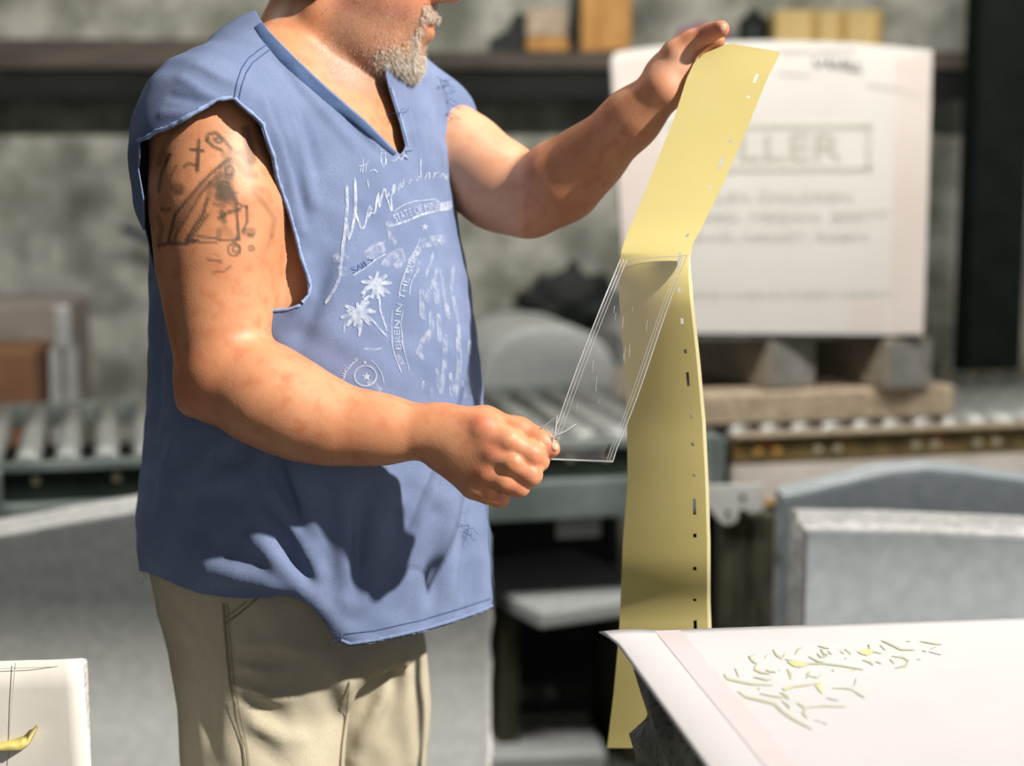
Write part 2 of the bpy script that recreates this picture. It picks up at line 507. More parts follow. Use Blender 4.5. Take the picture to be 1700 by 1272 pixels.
# sheet as a bowed shell
bm = bmesh.new()
A = [bm.verts.new((x, 0, max(z, .0))) for x, z in ol]
B = [bm.verts.new((x, 0.02, max(z, .0))) for x, z in ol]
bm.faces.new(A)
for i in range(len(A)):
    j = (i + 1) % len(A)
    bm.faces.new((A[j], A[i], B[i], B[j]))
bmesh.ops.recalc_face_normals(bm, faces=bm.faces)
sh = bmobj('stencil_sheet', bm, M_sheet, hs)
def hquad(name, pts, m, dy, parent=sh):
    q = [hl(*p) for p in pts]
    V = [(x, -dy, z) for x, z in q] + [(x, 0.0005, z) for x, z in q]
    n = len(q)
    Fc = [tuple(range(n - 1, -1, -1))] + [(i, (i + 1) % n, n + (i + 1) % n, n + i) for i in range(n)]
    return mobj(name, V, Fc, m, parent)
hquad('edge_tape', [(1486, 100), (1546, 86), (1532, 552), (1476, 556)], M_sheet_t, .0015)
hquad('edge_tape', [(1016, 102), (1100, 90), (1095, 552), (1042, 552)], M_sheet_t, .0015)
hquad('pink_patch', [(1410, 500), (1470, 500), (1468, 545), (1408, 545)], M_sheet_t, .001)
def htext(body, px0, px1, py0, py1, m=M_print, dy=.0022):
    V, Fc = text_geo(body, 1.0, 'LEFT')
    mn, mxx = V.min(0), V.max(0)
    a0, b0 = hl(px0, py1); a1, b1 = hl(px1, py0)
    W = (V - mn) / np.maximum(mxx - mn, 1e-6)
    VV = np.stack([a0 + W[:, 0] * (a1 - a0), np.full(len(V), -dy), b0 + W[:, 1] * (b1 - b0)], 1)
    return mobj('lettering', VV, Fc, m, sh)
for (a, b, c, d) in [((1110, 205), (1445, 205), (1445, 213), (1110, 213)), ((1110, 276), (1445, 276), (1445, 284), (1110, 284)),
                     ((1437, 205), (1445, 205), (1445, 284), (1437, 284)), ((1110, 205), (1118, 205), (1118, 284), (1110, 284))]:
    hquad('border_line', [a, b, c, d], M_print, .0022)
M_print2 = mat('stencil_dark_print', S(178, 175, 162), S(186, 183, 170), 20, 0.7)
M_print3 = mat('stencil_faint_print', S(194, 190, 182), S(200, 196, 188), 20, 0.7)
htext('MILLER', 1140, 1398, 222, 267, M_print2)
htext('GILLEN CHILDREN', 1140, 1412, 318, 336, M_print3)
htext('FRED, MEGAN, BRETT', 1150, 1475, 351, 371, M_print3)
htext('DAVID, NANCY, ROBIN', 1130, 1440, 385, 404, M_print3)
htext('LOVE LIVES IN EVERY HEART', 1130, 1478, 482, 496, M_print3)
# marker scrawl
def hstroke(pts, w, m=M_marker, dy=.003):
    q = [np.array(hl(*p)) for p in pts]
    V, Fc = [], []
    for i, p in enumerate(q):
        tn = q[min(i + 1, len(q) - 1)] - q[max(i - 1, 0)]
        tn = tn / (np.linalg.norm(tn) + 1e-9)
        nn = np.array([-tn[1], tn[0]]) * w / 2
        V += [(p[0] + nn[0], -dy, p[1] + nn[1]), (p[0] - nn[0], -dy, p[1] - nn[1])]
        if i:
            Fc.append((2 * i - 2, 2 * i - 1, 2 * i + 1, 2 * i))
    return mobj('marker_stroke', V, Fc, m, sh)
for st in [[(1350, 98), (1358, 114), (1366, 98)], [(1372, 104), (1380, 104), (1378, 96), (1372, 106), (1382, 114)],
           [(1388, 98), (1389, 114), (1398, 112), (1400, 98)], [(1404, 116), (1406, 100), (1413, 106), (1406, 110), (1416, 120)],
           [(1418, 120), (1422, 102), (1428, 122)]]:
    hstroke(st, .0055)
hstroke([(1290, 122), (1345, 124)], .003, M_print)
hstroke([(1440, 140), (1500, 150), (1530, 165)], .003, M_print)
hstroke([(1290, 84), (1320, 86), (1420, 84)], .003, M_print)

# sackcloth mound behind headstone
bm = bmesh.new()
prof = [(.23, 0), (.225, .12), (.19, .26), (.14, .40), (.09, .50), (.03, .55)]
ns = 24
rings = []
for k, (r_, z_) in enumerate(prof):
    rings.append([bm.verts.new((r_ * (1 + .10 * math.sin(5 * a + k)) * math.cos(a), .6 * r_ * (1 + .10 * math.sin(4 * a)) * math.sin(a), z_)) for a in [2 * math.pi * i / ns for i in range(ns)]])
for k in range(len(prof) - 1):
    for i in range(ns):
        bm.faces.new((rings[k][i], rings[k][(i + 1) % ns], rings[k + 1][(i + 1) % ns], rings[k + 1][i]))
bm.faces.new(rings[-1]); bm.faces.new(rings[0][::-1])
sk = bmobj('sackcloth_bundle', bm, M_sack, None, True)
p = PY(1565, 540, 5.35)
p[0] = 1.06
sk.location = (p[0], 5.44, p[2] - .12)
tag(sk, 'grey sackcloth bundle heaped on a crate behind the headstone', 'sack')
t = box('storage_crate', (0, 0, (p[2] - .12) / 2), (.5, .3, p[2] - .12), M_steel_dark, None, .01)
t.location = (p[0], 5.44, 0)
tag(t, 'dark steel crate behind the conveyor carrying a sackcloth bundle', 'crate')

# round-topped stone behind the conveyor (centre)
def arch(cx_, w, h0, h1, n=16, p=2.4):
    pts = [(-w / 2, 0), (-w / 2, h0)]
    for i in range(1, n):
        a = math.pi * (1 - i / n)
        pts.append((w / 2 * math.copysign(abs(math.cos(a)) ** (2 / p), math.cos(a)), h0 + (h1 - h0) * abs(math.sin(a)) ** (2 / p)))
    pts += [(w / 2, h0), (w / 2, 0)]
    return pts
YA = 5.22
a, b = wx(770, 560, YA), wx(1000, 560, YA)
o = prism('round_top_stone', arch(0, b - a, wz(640, YA), wz(528, YA)), -.12, .3, M_granite, None, .012)
o.location = ((a + b) / 2 + .02, YA - .1, 0); o.rotation_euler = (0, 0, BETA)
tag(o, 'grey round-topped stone standing behind the grey conveyor', 'stone')

# black cloth heap behind the round-topped stone
bm = bmesh.new()
bmesh.ops.create_icosphere(bm, subdivisions=4, radius=1.0)
for v in bm.verts:
    k = 1 + .12 * math.sin(v.co.x * 7 + 1) * math.cos(v.co.z * 6) + .06 * math.sin(v.co.x * 17 + v.co.z * 13)
    v.co = Vector((v.co.x * .17 * k, v.co.y * .04 * k, (v.co.z * .5 + .5) * .20 * k))
    v.co.z = max(v.co.z, 0)
o = bmobj('cloth_heap', bm, M_black, None, True)
zcr = wz(555, 5.55)
o.location = (wx(945, 500, 5.55), 5.64, zcr)
tag(o, 'black cloth heap on a narrow shelf post behind the round-topped stone', 'cloth')
t = box('shelf_post', (0, 0, zcr / 2), (.34, .09, zcr), M_black, None, .006)
t.location = (o.location[0], 5.64, 0)
tag(t, 'black narrow shelf post against the wall carrying a cloth heap', 'post')

# left, behind conveyor: stone, brown box, pale stand
YL = 4.75
t = box('stone_block', (0, 0, wz(512, YL) / 2), (wx(84, 560, YL) - wx(-120, 560, YL), .3, wz(512, YL)), M_mauve, None, .012)
t.location = ((wx(84, 560, YL) + wx(-120, 560, YL)) / 2, YL + .3, 0)
tag(t, 'mauve grey stone block standing behind a brown box', 'stone')
t = box('brown_box', (0, 0, wz(572, YL) / 2), (wx(74, 600, YL) - wx(-110, 600, YL), .22, wz(572, YL)), M_brown, None, .01)
t.location = ((wx(74, 600, YL) + wx(-110, 600, YL)) / 2, YL, 0)
tag(t, 'tall brown box behind the conveyor in front of a mauve stone', 'box')
t = empty('forked_stand', (wx(110, 600, YL), YL - .02, 0))
tag(t, 'pale grey forked stand behind the conveyor beside the brown box', 'stand')
x0_ = t.location[0]
zz = wz(505, YL)
for q0, q1, s in ((92, 100, -1), (128, 118, 1)):
    bm = bmesh.new()
    a0, a1 = wx(q0, 655, YL) - x0_, wx(q1, 560, YL) - x0_
    zc0, zc1 = 0.0, wz(575, YL)
    V = [(a0 - .022, -.02, 0), (a0 + .022, -.02, 0), (a1 + .02, -.02, zc1), (a1 - .02, -.02, zc1)]
    V += [(x, .02, z) for x, y, z in V]
    for f_ in [(0, 1, 2, 3), (7, 6, 5, 4), (0, 4, 5, 1), (1, 5, 6, 2), (2, 6, 7, 3), (3, 7, 4, 0)]:
        pass
    o = mobj('leg', V, [(0, 1, 2, 3), (7, 6, 5, 4), (0, 4, 5, 1), (1, 5, 6, 2), (2, 6, 7, 3), (3, 7, 4, 0)], M_palegrey, t)
    bm.free()
box('head', (0, 0, (wz(578, YL) + zz) / 2), (wx(124, 600, YL) - wx(96, 600, YL), .05, zz - wz(578, YL)), M_palegrey, t, .01)

# switch box on the conveyor, far left
p = PZ(8, 815, 0.72)
t = empty('switch_box', (p[0], p[1] - .05, .675)); t.rotation_euler = (0, 0, BETA)
pp = PY(6, 815, 3.58)
t.location = (pp[0] - .02, 3.50, pp[2] - .04)
tag(t, 'small grey switch box with red and black buttons on the conveyor rail', 'switch')
box('housing', (0, .03, .04), (.07, .10, .095), M_rail, t, .004)
bm = bmesh.new(); add_cyl(bm, (0.006, -.022, .062), (0.006, -.035, .062), .016, .014, 16); bmobj('red_button', bm, M_red, t, True)
bm = bmesh.new(); add_cyl(bm, (0.006, -.022, .022), (0.006, -.032, .022), .016, .014, 16); bmobj('black_button', bm, M_black, t, True)

# support plate under conveyor A and things stored underneath
convA = [o for o in bpy.data.objects if o.name == 'roller_conveyor'][0]
def ca_box(name, px0, px1, py0, py1, Y, th, m):
    a = PY(px0, py0, Y); b = PY(px1, py1, Y)
    o = box(name, (0, 0, 0), (abs(b[0] - a[0]), th, abs(a[2] - b[2])), m, convA, .003)
    x, y = to_c(((a[0] + b[0]) / 2, Y))
    o.location = (x, y, (a[2] + b[2]) / 2)
    return o
ca_box('support_plate', 922, 998, 822, 892, 3.98, .012, M_palegrey)

def on_floor_box(name, px, py, s, m, label, cat, rz=0.0, bevel=.01, z=0.0):
    P = PZ(px, py, z)
    o = box(name, (0, 0, s[2] / 2), s, m, None, bevel)
    o.location = (P[0], P[1], z)
    o.rotation_euler = (0, 0, rz)
    return tag(o, label, cat)
P = PZ(925, 960, .42)
for sx in (-.15, .15):
    o = box('timber_bearer', (0, 0, .19), (.05, .30, .38), M_wood_dark, None, .004)
    o.location = (P[0] + sx, P[1] + .02, 0); o.rotation_euler = (0, 0, BETA)
    tag(o, 'dark timber bearer on the floor under the low grey slab', 'timber', 'bearers under the low slab')
o = on_floor_box('stone_slab', 925, 960, (.36, .5, .04), M_granite, 'grey stone slab lying on two low timber bearers under the conveyor', 'slab', BETA + .25, .006)
o.location = (P[0], P[1], .3805)
o = on_floor_box('stone_slab', 890, 1250, (.30, .30, .05), M_granite, 'grey stone slab flat on the floor with a pale label', 'slab', .1, .006)
lb = box('label', (.02, .02, .0505), (.09, .11, .001), M_palegrey, o)
for k, (px, py, s, lab) in enumerate([(845, 1165, .06, 'pale rough rock on the floor beside a smaller rock'), (898, 1158, .045, 'small pale rough rock on the floor under the conveyor'), (872, 1192, .03, 'pebble-sized grey rock on the floor near the labelled slab')]):
    bm = bmesh.new()
    bmesh.ops.create_icosphere(bm, subdivisions=2, radius=s)
    for v in bm.verts:
        v.co *= 1 + .25 * math.sin(v.co.x * 60 + k) * math.cos(v.co.y * 50 + v.co.z * 40)
        v.co.z *= .65
    zmin = min(v.co.z for v in bm.verts)
    for v in bm.verts:
        v.co.z -= zmin
    o = bmobj('rock', bm, M_rock, None)
    P = PZ(px, py, .02)
    o.location = (P[0], P[1], 0)
    tag(o, lab, 'rock')

# ------------------------------------------------------------------ big grey slab behind the man
def tombstone(name, top_px, Y, thick, label, m_body, m_face, x_right_px=None, inset=.004, step=0.0):
    t = empty(name, (0, Y, 0))
    tag(t, label, 'headstone')
    pts = [(PY(x, y, Y)[0], PY(x, y, Y)[2]) for x, y in top_px]
    xs = [p[0] for p in pts]
    x0, x1 = pts[0][0], pts[-1][0]
    t.location.x = (x0 + x1) / 2
    loc = [(x - t.location.x, z) for x, z in pts]
    outl = loc + [(loc[-1][0], 0), (loc[0][0], 0)]
    bm = bmesh.new()
    # rough body: densify outline and jitter
    dense = []
    n = len(outl)
    for i in range(n):
        a, b = np.array(outl[i]), np.array(outl[(i + 1) % n])
        k = max(1, int(np.linalg.norm(b - a) / .035))
        for j in range(k):
            dense.append(a + (b - a) * j / k)
    L = 5
    rings = []
    for q in range(L):
        y = thick * q / (L - 1)
        ring = []
        for p in dense:
            j = rng.normal(0, .0035, 2) if 0 < q < L - 1 else np.zeros(2)
            z = max(p[1] + j[1], 0)
            if p[1] <= 0.0001: z = 0
            ring.append(bm.verts.new((p[0] + j[0], y, z)))
        rings.append(ring)
    for q in range(L - 1):
        for i in range(len(dense)):
            j = (i + 1) % len(dense)
            bm.faces.new((rings[q][j], rings[q][i], rings[q + 1][i], rings[q + 1][j]))
    bm.faces.new(rings[0]); bm.faces.new(rings[-1][::-1])
    bmesh.ops.recalc_face_normals(bm, faces=bm.faces)
    bmobj('stone_body', bm, m_body, t)
    c = np.mean(np.array(loc), 0)
    fin = [(x + (inset if x < 0 else -inset), z - inset) for x, z in loc]
    prism('polished_face', fin + [(fin[-1][0], 0.0), (fin[0][0], 0.0)], -.003, .002, m_face, t)
    return t
tombstone('granite_slab', [(-420, 1010), (-260, 940), (-120, 911), (0, 890), (120, 868), (230, 850), (420, 832), (600, 842), (740, 880), (812, 925)], 2.95, .17,
          'large grey granite slab with a pale rough top edge standing behind the man', M_granite_edge, M_granite)
tombstone('headstone', [(1300, 826), (1350, 815), (1420, 797), (1480, 784), (1540, 779), (1600, 784), (1700, 798), (1850, 822)], 3.08, .09,
          'blue-grey headstone with a serpentine curved top behind a flat-topped stone', M_granite_b, M_granite_b)
tombstone('headstone', [(1336, 878), (1500, 880), (1700, 889), (1900, 897)], 2.78, .15,
          'flat-topped grey granite stone with a pale rough top and dark rough side', M_granite_edge, M_granite_b)

# bracket and timber post
Yb = 3.62
pz = PY(1232, 852, Yb)
post = empty('timber_post', (PY(1248, 900, Yb)[0], Yb + .06, 0))
tag(post, 'dark olive rough timber post under the white bracket', 'post')
hp_ = PY(1248, 848, Yb)[2]
for k, (dx, w, dz) in enumerate([(-.035, .055, 0.0), (.024, .058, -.012)]):
    box('plank', (dx, 0, (hp_ + dz) / 2), (w, .11, hp_ + dz), M_wood_dark, post, .006)
br = empty('steel_bracket', (PY(1220, 840, Yb)[0], Yb - .02, hp_))
tag(br, 'white painted steel bracket plate with holes fixed over a timber post', 'bracket')
bp = [(1168, 806), (1267, 805), (1267, 848), (1246, 852), (1229, 846), (1223, 866), (1210, 873), (1196, 868), (1168, 834)]
prism('plate', [(PY(x, y, Yb - .02)[0] - br.location[0], PY(x, y, Yb - .02)[2] - hp_) for x, y in bp], 0, .008, M_whitepaint, br, .002)
for (x, y) in ((1233, 826), (1208, 853)):
    bm = bmesh.new()
    c = PY(x, y, Yb - .02) - np.array(br.location)
    add_cyl(bm, (c[0], -.002, c[2]), (c[0], .004, c[2]), .006, .006, 12)
    bmobj('bolt_hole', bm, M_black, br)

# ------------------------------------------------------------------ foreground stone with sheet
ZT = 0.99
BL = PZ(1036, 1051, ZT)
ud = np.array([.45, .055, 0]); ud /= np.linalg.norm(ud)
vd = np.array([ud[1], -ud[0], 0])
vd = np.array([.150, -.989, 0]); vd /= np.linalg.norm(vd)
UX, VX = .80, .62
def tp(u, v, z): return BL + ud * u + vd * v + np.array([0, 0, z - BL[2]])
ts = empty('monument_stone', (0, 0, 0))
cxy = tp(UX / 2, VX / 2, ZT)
STH = .17
ts.location = (cxy[0], cxy[1], ZT - STH)
tag(ts, 'rough dark granite stone lying flat with a white leaf-stencil sheet on top', 'stone')
def loc_(P): return P - np.array(ts.location)
# stone: rectangle ring x layers with rough sides
bm = bmesh.new()
ring2 = []
N1, N2 = 26, 26
for i in range(N1): ring2.append((UX * i / N1, 0))
for i in range(N2): ring2.append((UX, VX * i / N2))
for i in range(N1): ring2.append((UX * (1 - i / N1), VX))
for i in range(N2): ring2.append((0, VX * (1 - i / N2)))
L = 9
rings = []
for q in range(L):
    z = ZT - STH + (STH - .0015) * q / (L - 1)
    rg = []
    for (u, v) in ring2:
        rough = .004 if 0 < q < L else 0.002
        if q >= L - 1: rough = .003
        du = (u / UX - .5) * 2; dv = (v / VX - .5) * 2
        k = rng.normal(0, rough) + .012 * math.sin(v * 37 + q * .9) * (q < L - 1) - .012 * (1 - q / (L - 1)) ** 2
        uu = u + (k * (1 if du > 0 else -1) if abs(du) > .999 else 0)
        vv = v + (k * (1 if dv > 0 else -1) if abs(dv) > .999 else 0)
        if q == L - 1 and abs(du) > .999: uu += .012 if du < 0 else -.012
        rg.append(bm.verts.new(loc_(tp(uu + .012, vv + .008, z))))
    rings.append(rg)
n = len(ring2)
for q in range(L - 1):
    for i in range(n):
        j = (i + 1) % n
        bm.faces.new((rings[q][i], rings[q][j], rings[q + 1][j], rings[q + 1][i]))
bm.faces.new(rings[-1]); bm.faces.new(rings[0][::-1])
bmesh.ops.recalc_face_normals(bm, faces=bm.faces)
bmobj('rough_stone', bm, M_granite_dark, ts)
# sheet grid
NU, NV = 44, 40
V = []
for i in range(NU + 1):
    for j in range(NV + 1):
        u = -.013 + (UX + .02) * (i / NU) ** 1.4; v = -.004 + (VX + .01) * j / NV
        z = ZT + .0006
        e = max(0, 1 - (u + .013) / .03)            # left edge droop
        z += -.0035 * e * e
        cdist = math.hypot((u + .013), v + .004)
        if cdist < .05:
            z += .004 * (1 - cdist / .05)
            u -= .012 * (1 - cdist / .05) ** 2; 
        V.append(loc_(tp(u, v, z)))
Fc = [(i * (NV + 1) + j, i * (NV + 1) + j + 1, (i + 1) * (NV + 1) + j + 1, (i + 1) * (NV + 1) + j) for i in range(NU) for j in range(NV)]
sheet = mobj('stencil_sheet', V, [f[::-1] for f in Fc], M_sheet_s, ts, True)
sm = sheet.modifiers.new('thick', 'SOLIDIFY'); sm.thickness = .0012; sm.offset = 1
V = [loc_(tp(u, v, ZT + .0010)) for u, v in ((.032, .0), (.058, .0), (.058, VX), (.032, VX))]
mobj('tape_strip', V, [(0, 1, 2, 3)], mat('sunlit_pink_tape', S(198, 190, 192), S(203, 195, 197), 5, .6), sheet)  # tape colour darkened to allow for the sun falling here
def tstroke(pts, w, m, closed=False):
    a = np.array([(1180 + x / 4.048, 1040 + y / 4.048) for x, y in pts], float)
    V, Fc = [], []
    for i in range(len(a)):
        tn = a[min(i + 1, len(a) - 1)] - a[max(i - 1, 0)]
        tn /= np.linalg.norm(tn) + 1e-9
        nn = np.array([-tn[1], tn[0]]) * w / 2 * (1 if 0 < i < len(a) - 1 else .45)
        for q in (a[i] + nn, a[i] - nn): V.append(loc_(PZ(q[0], q[1], ZT + .0012)))
        if i: Fc.append((2 * i - 2, 2 * i - 1, 2 * i + 1, 2 * i))
    return V, Fc
leaf = [([(90, 320), (110, 350), (150, 360), (260, 385), (420, 395)], 9, 0), ([(165, 280), (190, 340)], 9, 0), ([(290, 340), (380, 360), (410, 355)], 8, 0),
        ([(255, 200), (280, 230), (310, 250), (295, 290), (340, 310), (400, 320)], 8, 0), ([(260, 205), (300, 185)], 6, 0), ([(365, 215), (380, 190)], 7, 0),
        ([(420, 155), (440, 190), (480, 215), (500, 180)], 8, 0), ([(570, 190), (590, 150), (615, 145)], 8, 0), ([(415, 305), (425, 300)], 8, 0), ([(460, 290), (470, 295)], 8, 0),
        ([(515, 285), (535, 320), (540, 355)], 9, 0), ([(500, 220), (560, 235), (640, 250), (760, 250), (880, 265), (1030, 290)], 6, 0),
        ([(645, 350), (660, 310), (670, 300)], 9, 0), ([(660, 330), (720, 345), (740, 320)], 7, 0), ([(815, 290), (830, 300)], 11, 0),
        ([(660, 200), (720, 235), (760, 240)], 7, 0), ([(715, 180), (740, 205), (780, 200)], 8, 0), ([(740, 150), (760, 185), (790, 190)], 7, 0), ([(790, 165), (815, 190)], 8, 0),
        ([(870, 165), (900, 185)], 7, 0), ([(900, 150), (945, 185)], 7, 0), ([(905, 220), (915, 205)], 8, 0), ([(1060, 120), (1075, 165), (1150, 180)], 9, 0),
        ([(1140, 125), (1175, 160)], 9, 0), ([(1150, 95), (1230, 130), (1280, 155), (1370, 158)], 8, 0), ([(1320, 100), (1340, 100)], 7, 0), ([(1410, 100), (1500, 115), (1555, 120)], 7, 0),
        ([(1425, 160), (1450, 168)], 11, 0), ([(1470, 170), (1550, 190)], 7, 0), ([(1480, 150), (1515, 135)], 7, 0), ([(1020, 225), (1070, 240), (1095, 260)], 8, 0), ([(1110, 235), (1150, 250)], 8, 0),
        ([(1205, 220), (1235, 250)], 9, 0), ([(1220, 200), (1290, 205), (1330, 230), (1310, 265), (1240, 280)], 8, 0), ([(1390, 220), (1415, 222)], 6, 0),
        ([(185, 435), (240, 475), (330, 495), (430, 520), (480, 570), (560, 625), (680, 690)], 10, 0), ([(320, 410), (330, 425)], 12, 0), ([(470, 445), (510, 465), (530, 490)], 8, 0),
        ([(480, 500), (520, 530), (530, 555)], 10, 0), ([(580, 515), (610, 530), (640, 555), (620, 580), (650, 615)], 9, 0), ([(755, 645), (780, 655)], 11, 0),
        ([(965, 400), (980, 345)], 9, 0), ([(960, 430), (1000, 455), (1035, 480)], 9, 0), ([(500, 415), (560, 405), (640, 395), (740, 380)], 7, 1), ([(820, 415), (900, 415), (960, 425)], 5, 0),
        ([(650, 545), (760, 535), (910, 540)], 5, 0), ([(330, 450), (420, 470), (520, 480)], 5, 0), ([(780, 480), (860, 500)], 6, 0), ([(370, 290), (390, 300), (440, 310)], 6, 0),
        ([(720, 130), (760, 140), (800, 150)], 6, 0), ([(940, 300), (990, 285)], 5, 0), ([(700, 630), (740, 640)], 5, 0)]
for pts, w, c in leaf:
    v, f = tstroke(pts, w * .36 + .6, None)
    mobj('leaf_outline', v, f, M_print_g, sheet)
for pts in ([(510, 235), (560, 232), (600, 240), (660, 258), (610, 275), (560, 270)], [(985, 168), (1030, 155), (1080, 150), (1090, 180), (1050, 195), (1010, 185)],
            [(705, 400), (735, 370), (745, 400), (755, 455), (735, 440)], [(480, 415), (540, 405), (560, 412), (500, 432)]):
    V = [loc_(PZ(1180 + x / 4.048, 1040 + y / 4.048, ZT + .0013)) for x, y in pts]
    mobj('leaf_fill', V, [tuple(range(len(V)))], M_print_gf, sheet)
# stand under the stone
st = empty('work_stand', (cxy[0], cxy[1], 0))
tag(st, 'dark steel work stand carrying the flat stone', 'stand')
zst = ZT - STH
ang = math.atan2(ud[1], ud[0])
st.rotation_euler = (0, 0, ang)
box('top_frame', (0, 0, zst - .03), (UX - .12, VX - .1, .059), M_steel_dark, st, .004)
for sx in (-1, 1):
    for sy in (-1, 1):
        box('leg', (sx * (UX / 2 - .1), sy * (VX / 2 - .09), (zst - .06) / 2), (.05, .05, zst - .06), M_steel_dark, st, .003)

# ------------------------------------------------------------------ white-faced stone, lower left
Yw = 1.76
ws = empty('wrapped_stone', (PY(20, 1200, Yw)[0], Yw, 0))
tag(ws, 'white sheet-covered stone with pencil lines and a curled yellow edge strip', 'stone')
x0_ = ws.location[0]
zt_ = PY(60, 1092, Yw)[2]
xr_ = PY(140, 1130, Yw)[0] - x0_
prism('stone', [(-.30, 0), (xr_ - .02, 0), (xr_ - .02, zt_ - .03), (-.30, zt_ - .05)], .004, .10, M_granite_edge, ws, .004)
NU, NV = 20, 30
V = []
for i in range(NU + 1):
    for j in range(NV + 1):
        u = -.31 + (xr_ + .31) * i / NU
        z = .02 + (zt_ - .02 - (.014 * (1 - i / NU))) * j / NV
        dn = 1 - j / NV
        uu = u + (.012 * (i / NU) ** 6 * min(1, dn * 4.5))
        y = -.0015 - .006 * math.sin(dn * 9) * (i / NU) ** 4 - .004 * (i / NU > .85) * (i / NU - .85) / .15
        V.append((uu, y, z))
Fc = [(i * (NV + 1) + j, (i + 1) * (NV + 1) + j, (i + 1) * (NV + 1) + j + 1, i * (NV + 1) + j + 1) for i in range(NU) for j in range(NV)]
wsh = mobj('white_sheet', V, Fc, M_sheet, ws, True)
sm = wsh.modifiers.new('thick', 'SOLIDIFY'); sm.thickness = .0015; sm.offset = 1
def wstroke(pts, w, m, name):
    q = [PY(x, y, Yw) for x, y in pts]
    V, Fc = [], []
    for i, p in enumerate(q):
        tn = q[min(i + 1, len(q) - 1)] - q[max(i - 1, 0)]
        tn /= np.linalg.norm(tn) + 1e-9
        nn = np.array([-tn[2], 0, tn[0]]) * w / 2
        for s in (1, -1):
            P = p + s * nn - np.array([x0_, Yw, 0]); V.append((P[0], -.0055, P[2]))
        if i: Fc.append((2 * i - 2, 2 * i - 1, 2 * i + 1, 2 * i))
    return mobj(name, V, Fc, m, wsh)
wstroke([(28, 1098), (22, 1160), (15, 1275)], .0011, M_print, 'pencil_line')
wstroke([(114, 1098), (104, 1160), (92, 1275)], .0015, M_print3, 'pencil_line')
wstroke([(0, 1108), (130, 1103)], .0009, M_print3, 'pencil_line')
M_curl = mat('yellow_film_edge', S(214, 196, 110), S(224, 208, 130), 10, .5)
bm = bmesh.new()
pts = [PY(x, y, Yw) - np.array([x0_, Yw, 0]) for x, y in [(-5, 1236), (20, 1233), (40, 1230), (52, 1222), (66, 1200)]]
prev = None
for i, p in enumerate(pts):
    w = [.004, .006, .008, .006, .002][i]
    a = bm.verts.new((p[0], -.010, p[2] + w)); b = bm.verts.new((p[0], -.016, p[2] - w * .5)); c = bm.verts.new((p[0], -.006, p[2] - w))
    if prev:
        for k in range(3):
            bm.faces.new((prev[k], prev[(k + 1) % 3], [a, b, c][(k + 1) % 3], [a, b, c][k]))
    prev = [a, b, c]
bmobj('curled_yellow_strip', bm, M_curl, ws, True)

# ------------------------------------------------------------------ yellow stencil strip
def translucent(name, c1, c2, tr=.3, rough=.45, nscale=6):
    m = mat(name, c1, c2, nscale, rough)
    nt = m.node_tree
    b = nt.nodes['Principled BSDF']
    outn = [n_ for n_ in nt.nodes if n_.type == 'OUTPUT_MATERIAL'][0]
    t_ = nt.nodes.new('ShaderNodeBsdfTranslucent')
    src = b.inputs['Base Color'].links[0].from_socket
    nt.links.new(src, t_.inputs['Color'])
    mx = nt.nodes.new('ShaderNodeMixShader')
    mx.inputs[0].default_value = tr
    nt.links.new(b.outputs[0], mx.inputs[1]); nt.links.new(t_.outputs[0], mx.inputs[2])
    nt.links.new(mx.outputs[0], outn.inputs['Surface'])
    return m
M_strip = translucent('yellow_stencil_film', S(222, 207, 136), S(228, 214, 146), .22, .55)
M_strip_b = translucent('pale_yellow_backing', S(238, 228, 180), S(242, 233, 190), .25)
LX = [(72, 1162), (92, 1152), (200, 1118), (300, 1078), (400, 1037), (415, 1032), (432, 1029), (500, 1028), (600, 1036), (700, 1041), (800, 1042), (900, 1034), (1000, 1030), (1050, 1028), (1150, 1019), (1242, 1008)]
RX = [(72, 1295), (92, 1289), (200, 1246), (300, 1203), (380, 1164), (405, 1150), (425, 1144), (460, 1143), (500, 1146), (600, 1157), (700, 1166), (800, 1171), (900, 1174), (1000, 1174), (1050, 1176), (1150, 1174), (1242, 1170)]
YS = [(60, 1.952), (250, 1.922), (380, 1.896), (415, 1.883), (440, 1.879), (520, 1.886), (700, 1.912), (880, 1.928), (950, 1.934), (1005, 1.952), (1040, 1.950), (1100, 1.952), (1242, 1.962)]
def interp(tab, y): return float(np.interp(y, [a for a, b in tab], [b for a, b in tab]))
HOLES = [(120, 137), (262, 281), (420, 445), (618, 642), (828, 855), (1030, 1046), (158, 163), (232, 238), (308, 313), (388, 394), (476, 486), (528, 538), (580, 587), (676, 682), (688, 696), (735, 741), (787, 792), (886, 893), (941, 948), (994, 999), (1090, 1096), (1140, 1146)]
ys = sorted(set(list(range(72, 1243, 10)) + [1242] + [y for h in HOLES for y in h]))
ts_ = [0, .1, .2, .3, .4, .5, .6, .7, .78, .835, .875, .94, 1.0]
def strip_pt(y, tt, off=0.0, dY=0.0):
    px = interp(LX, y) * (1 - tt) + interp(RX, y) * tt + off
    py = y
    if y < 130:                     # the top edge is not level
        top = np.interp(tt, [0, .36, 1.0], [92, 72, 86])
        py = top + (y - 72) / (130 - 72) * (130 - top)
    Y = sum(interp(YS, y + q) for q in (-24, -12, 0, 12, 24)) / 5 + .022 * (.5 - tt) * min(1, max(0, (y - 420) / 80)) + .010 * (tt - .5) ** 2 * (1 if y > 430 else .3) + dY
    return PY(px, py, Y)
V = [strip_pt(y, tt) for y in ys for tt in ts_]
nt_ = len(ts_)
Fc = []
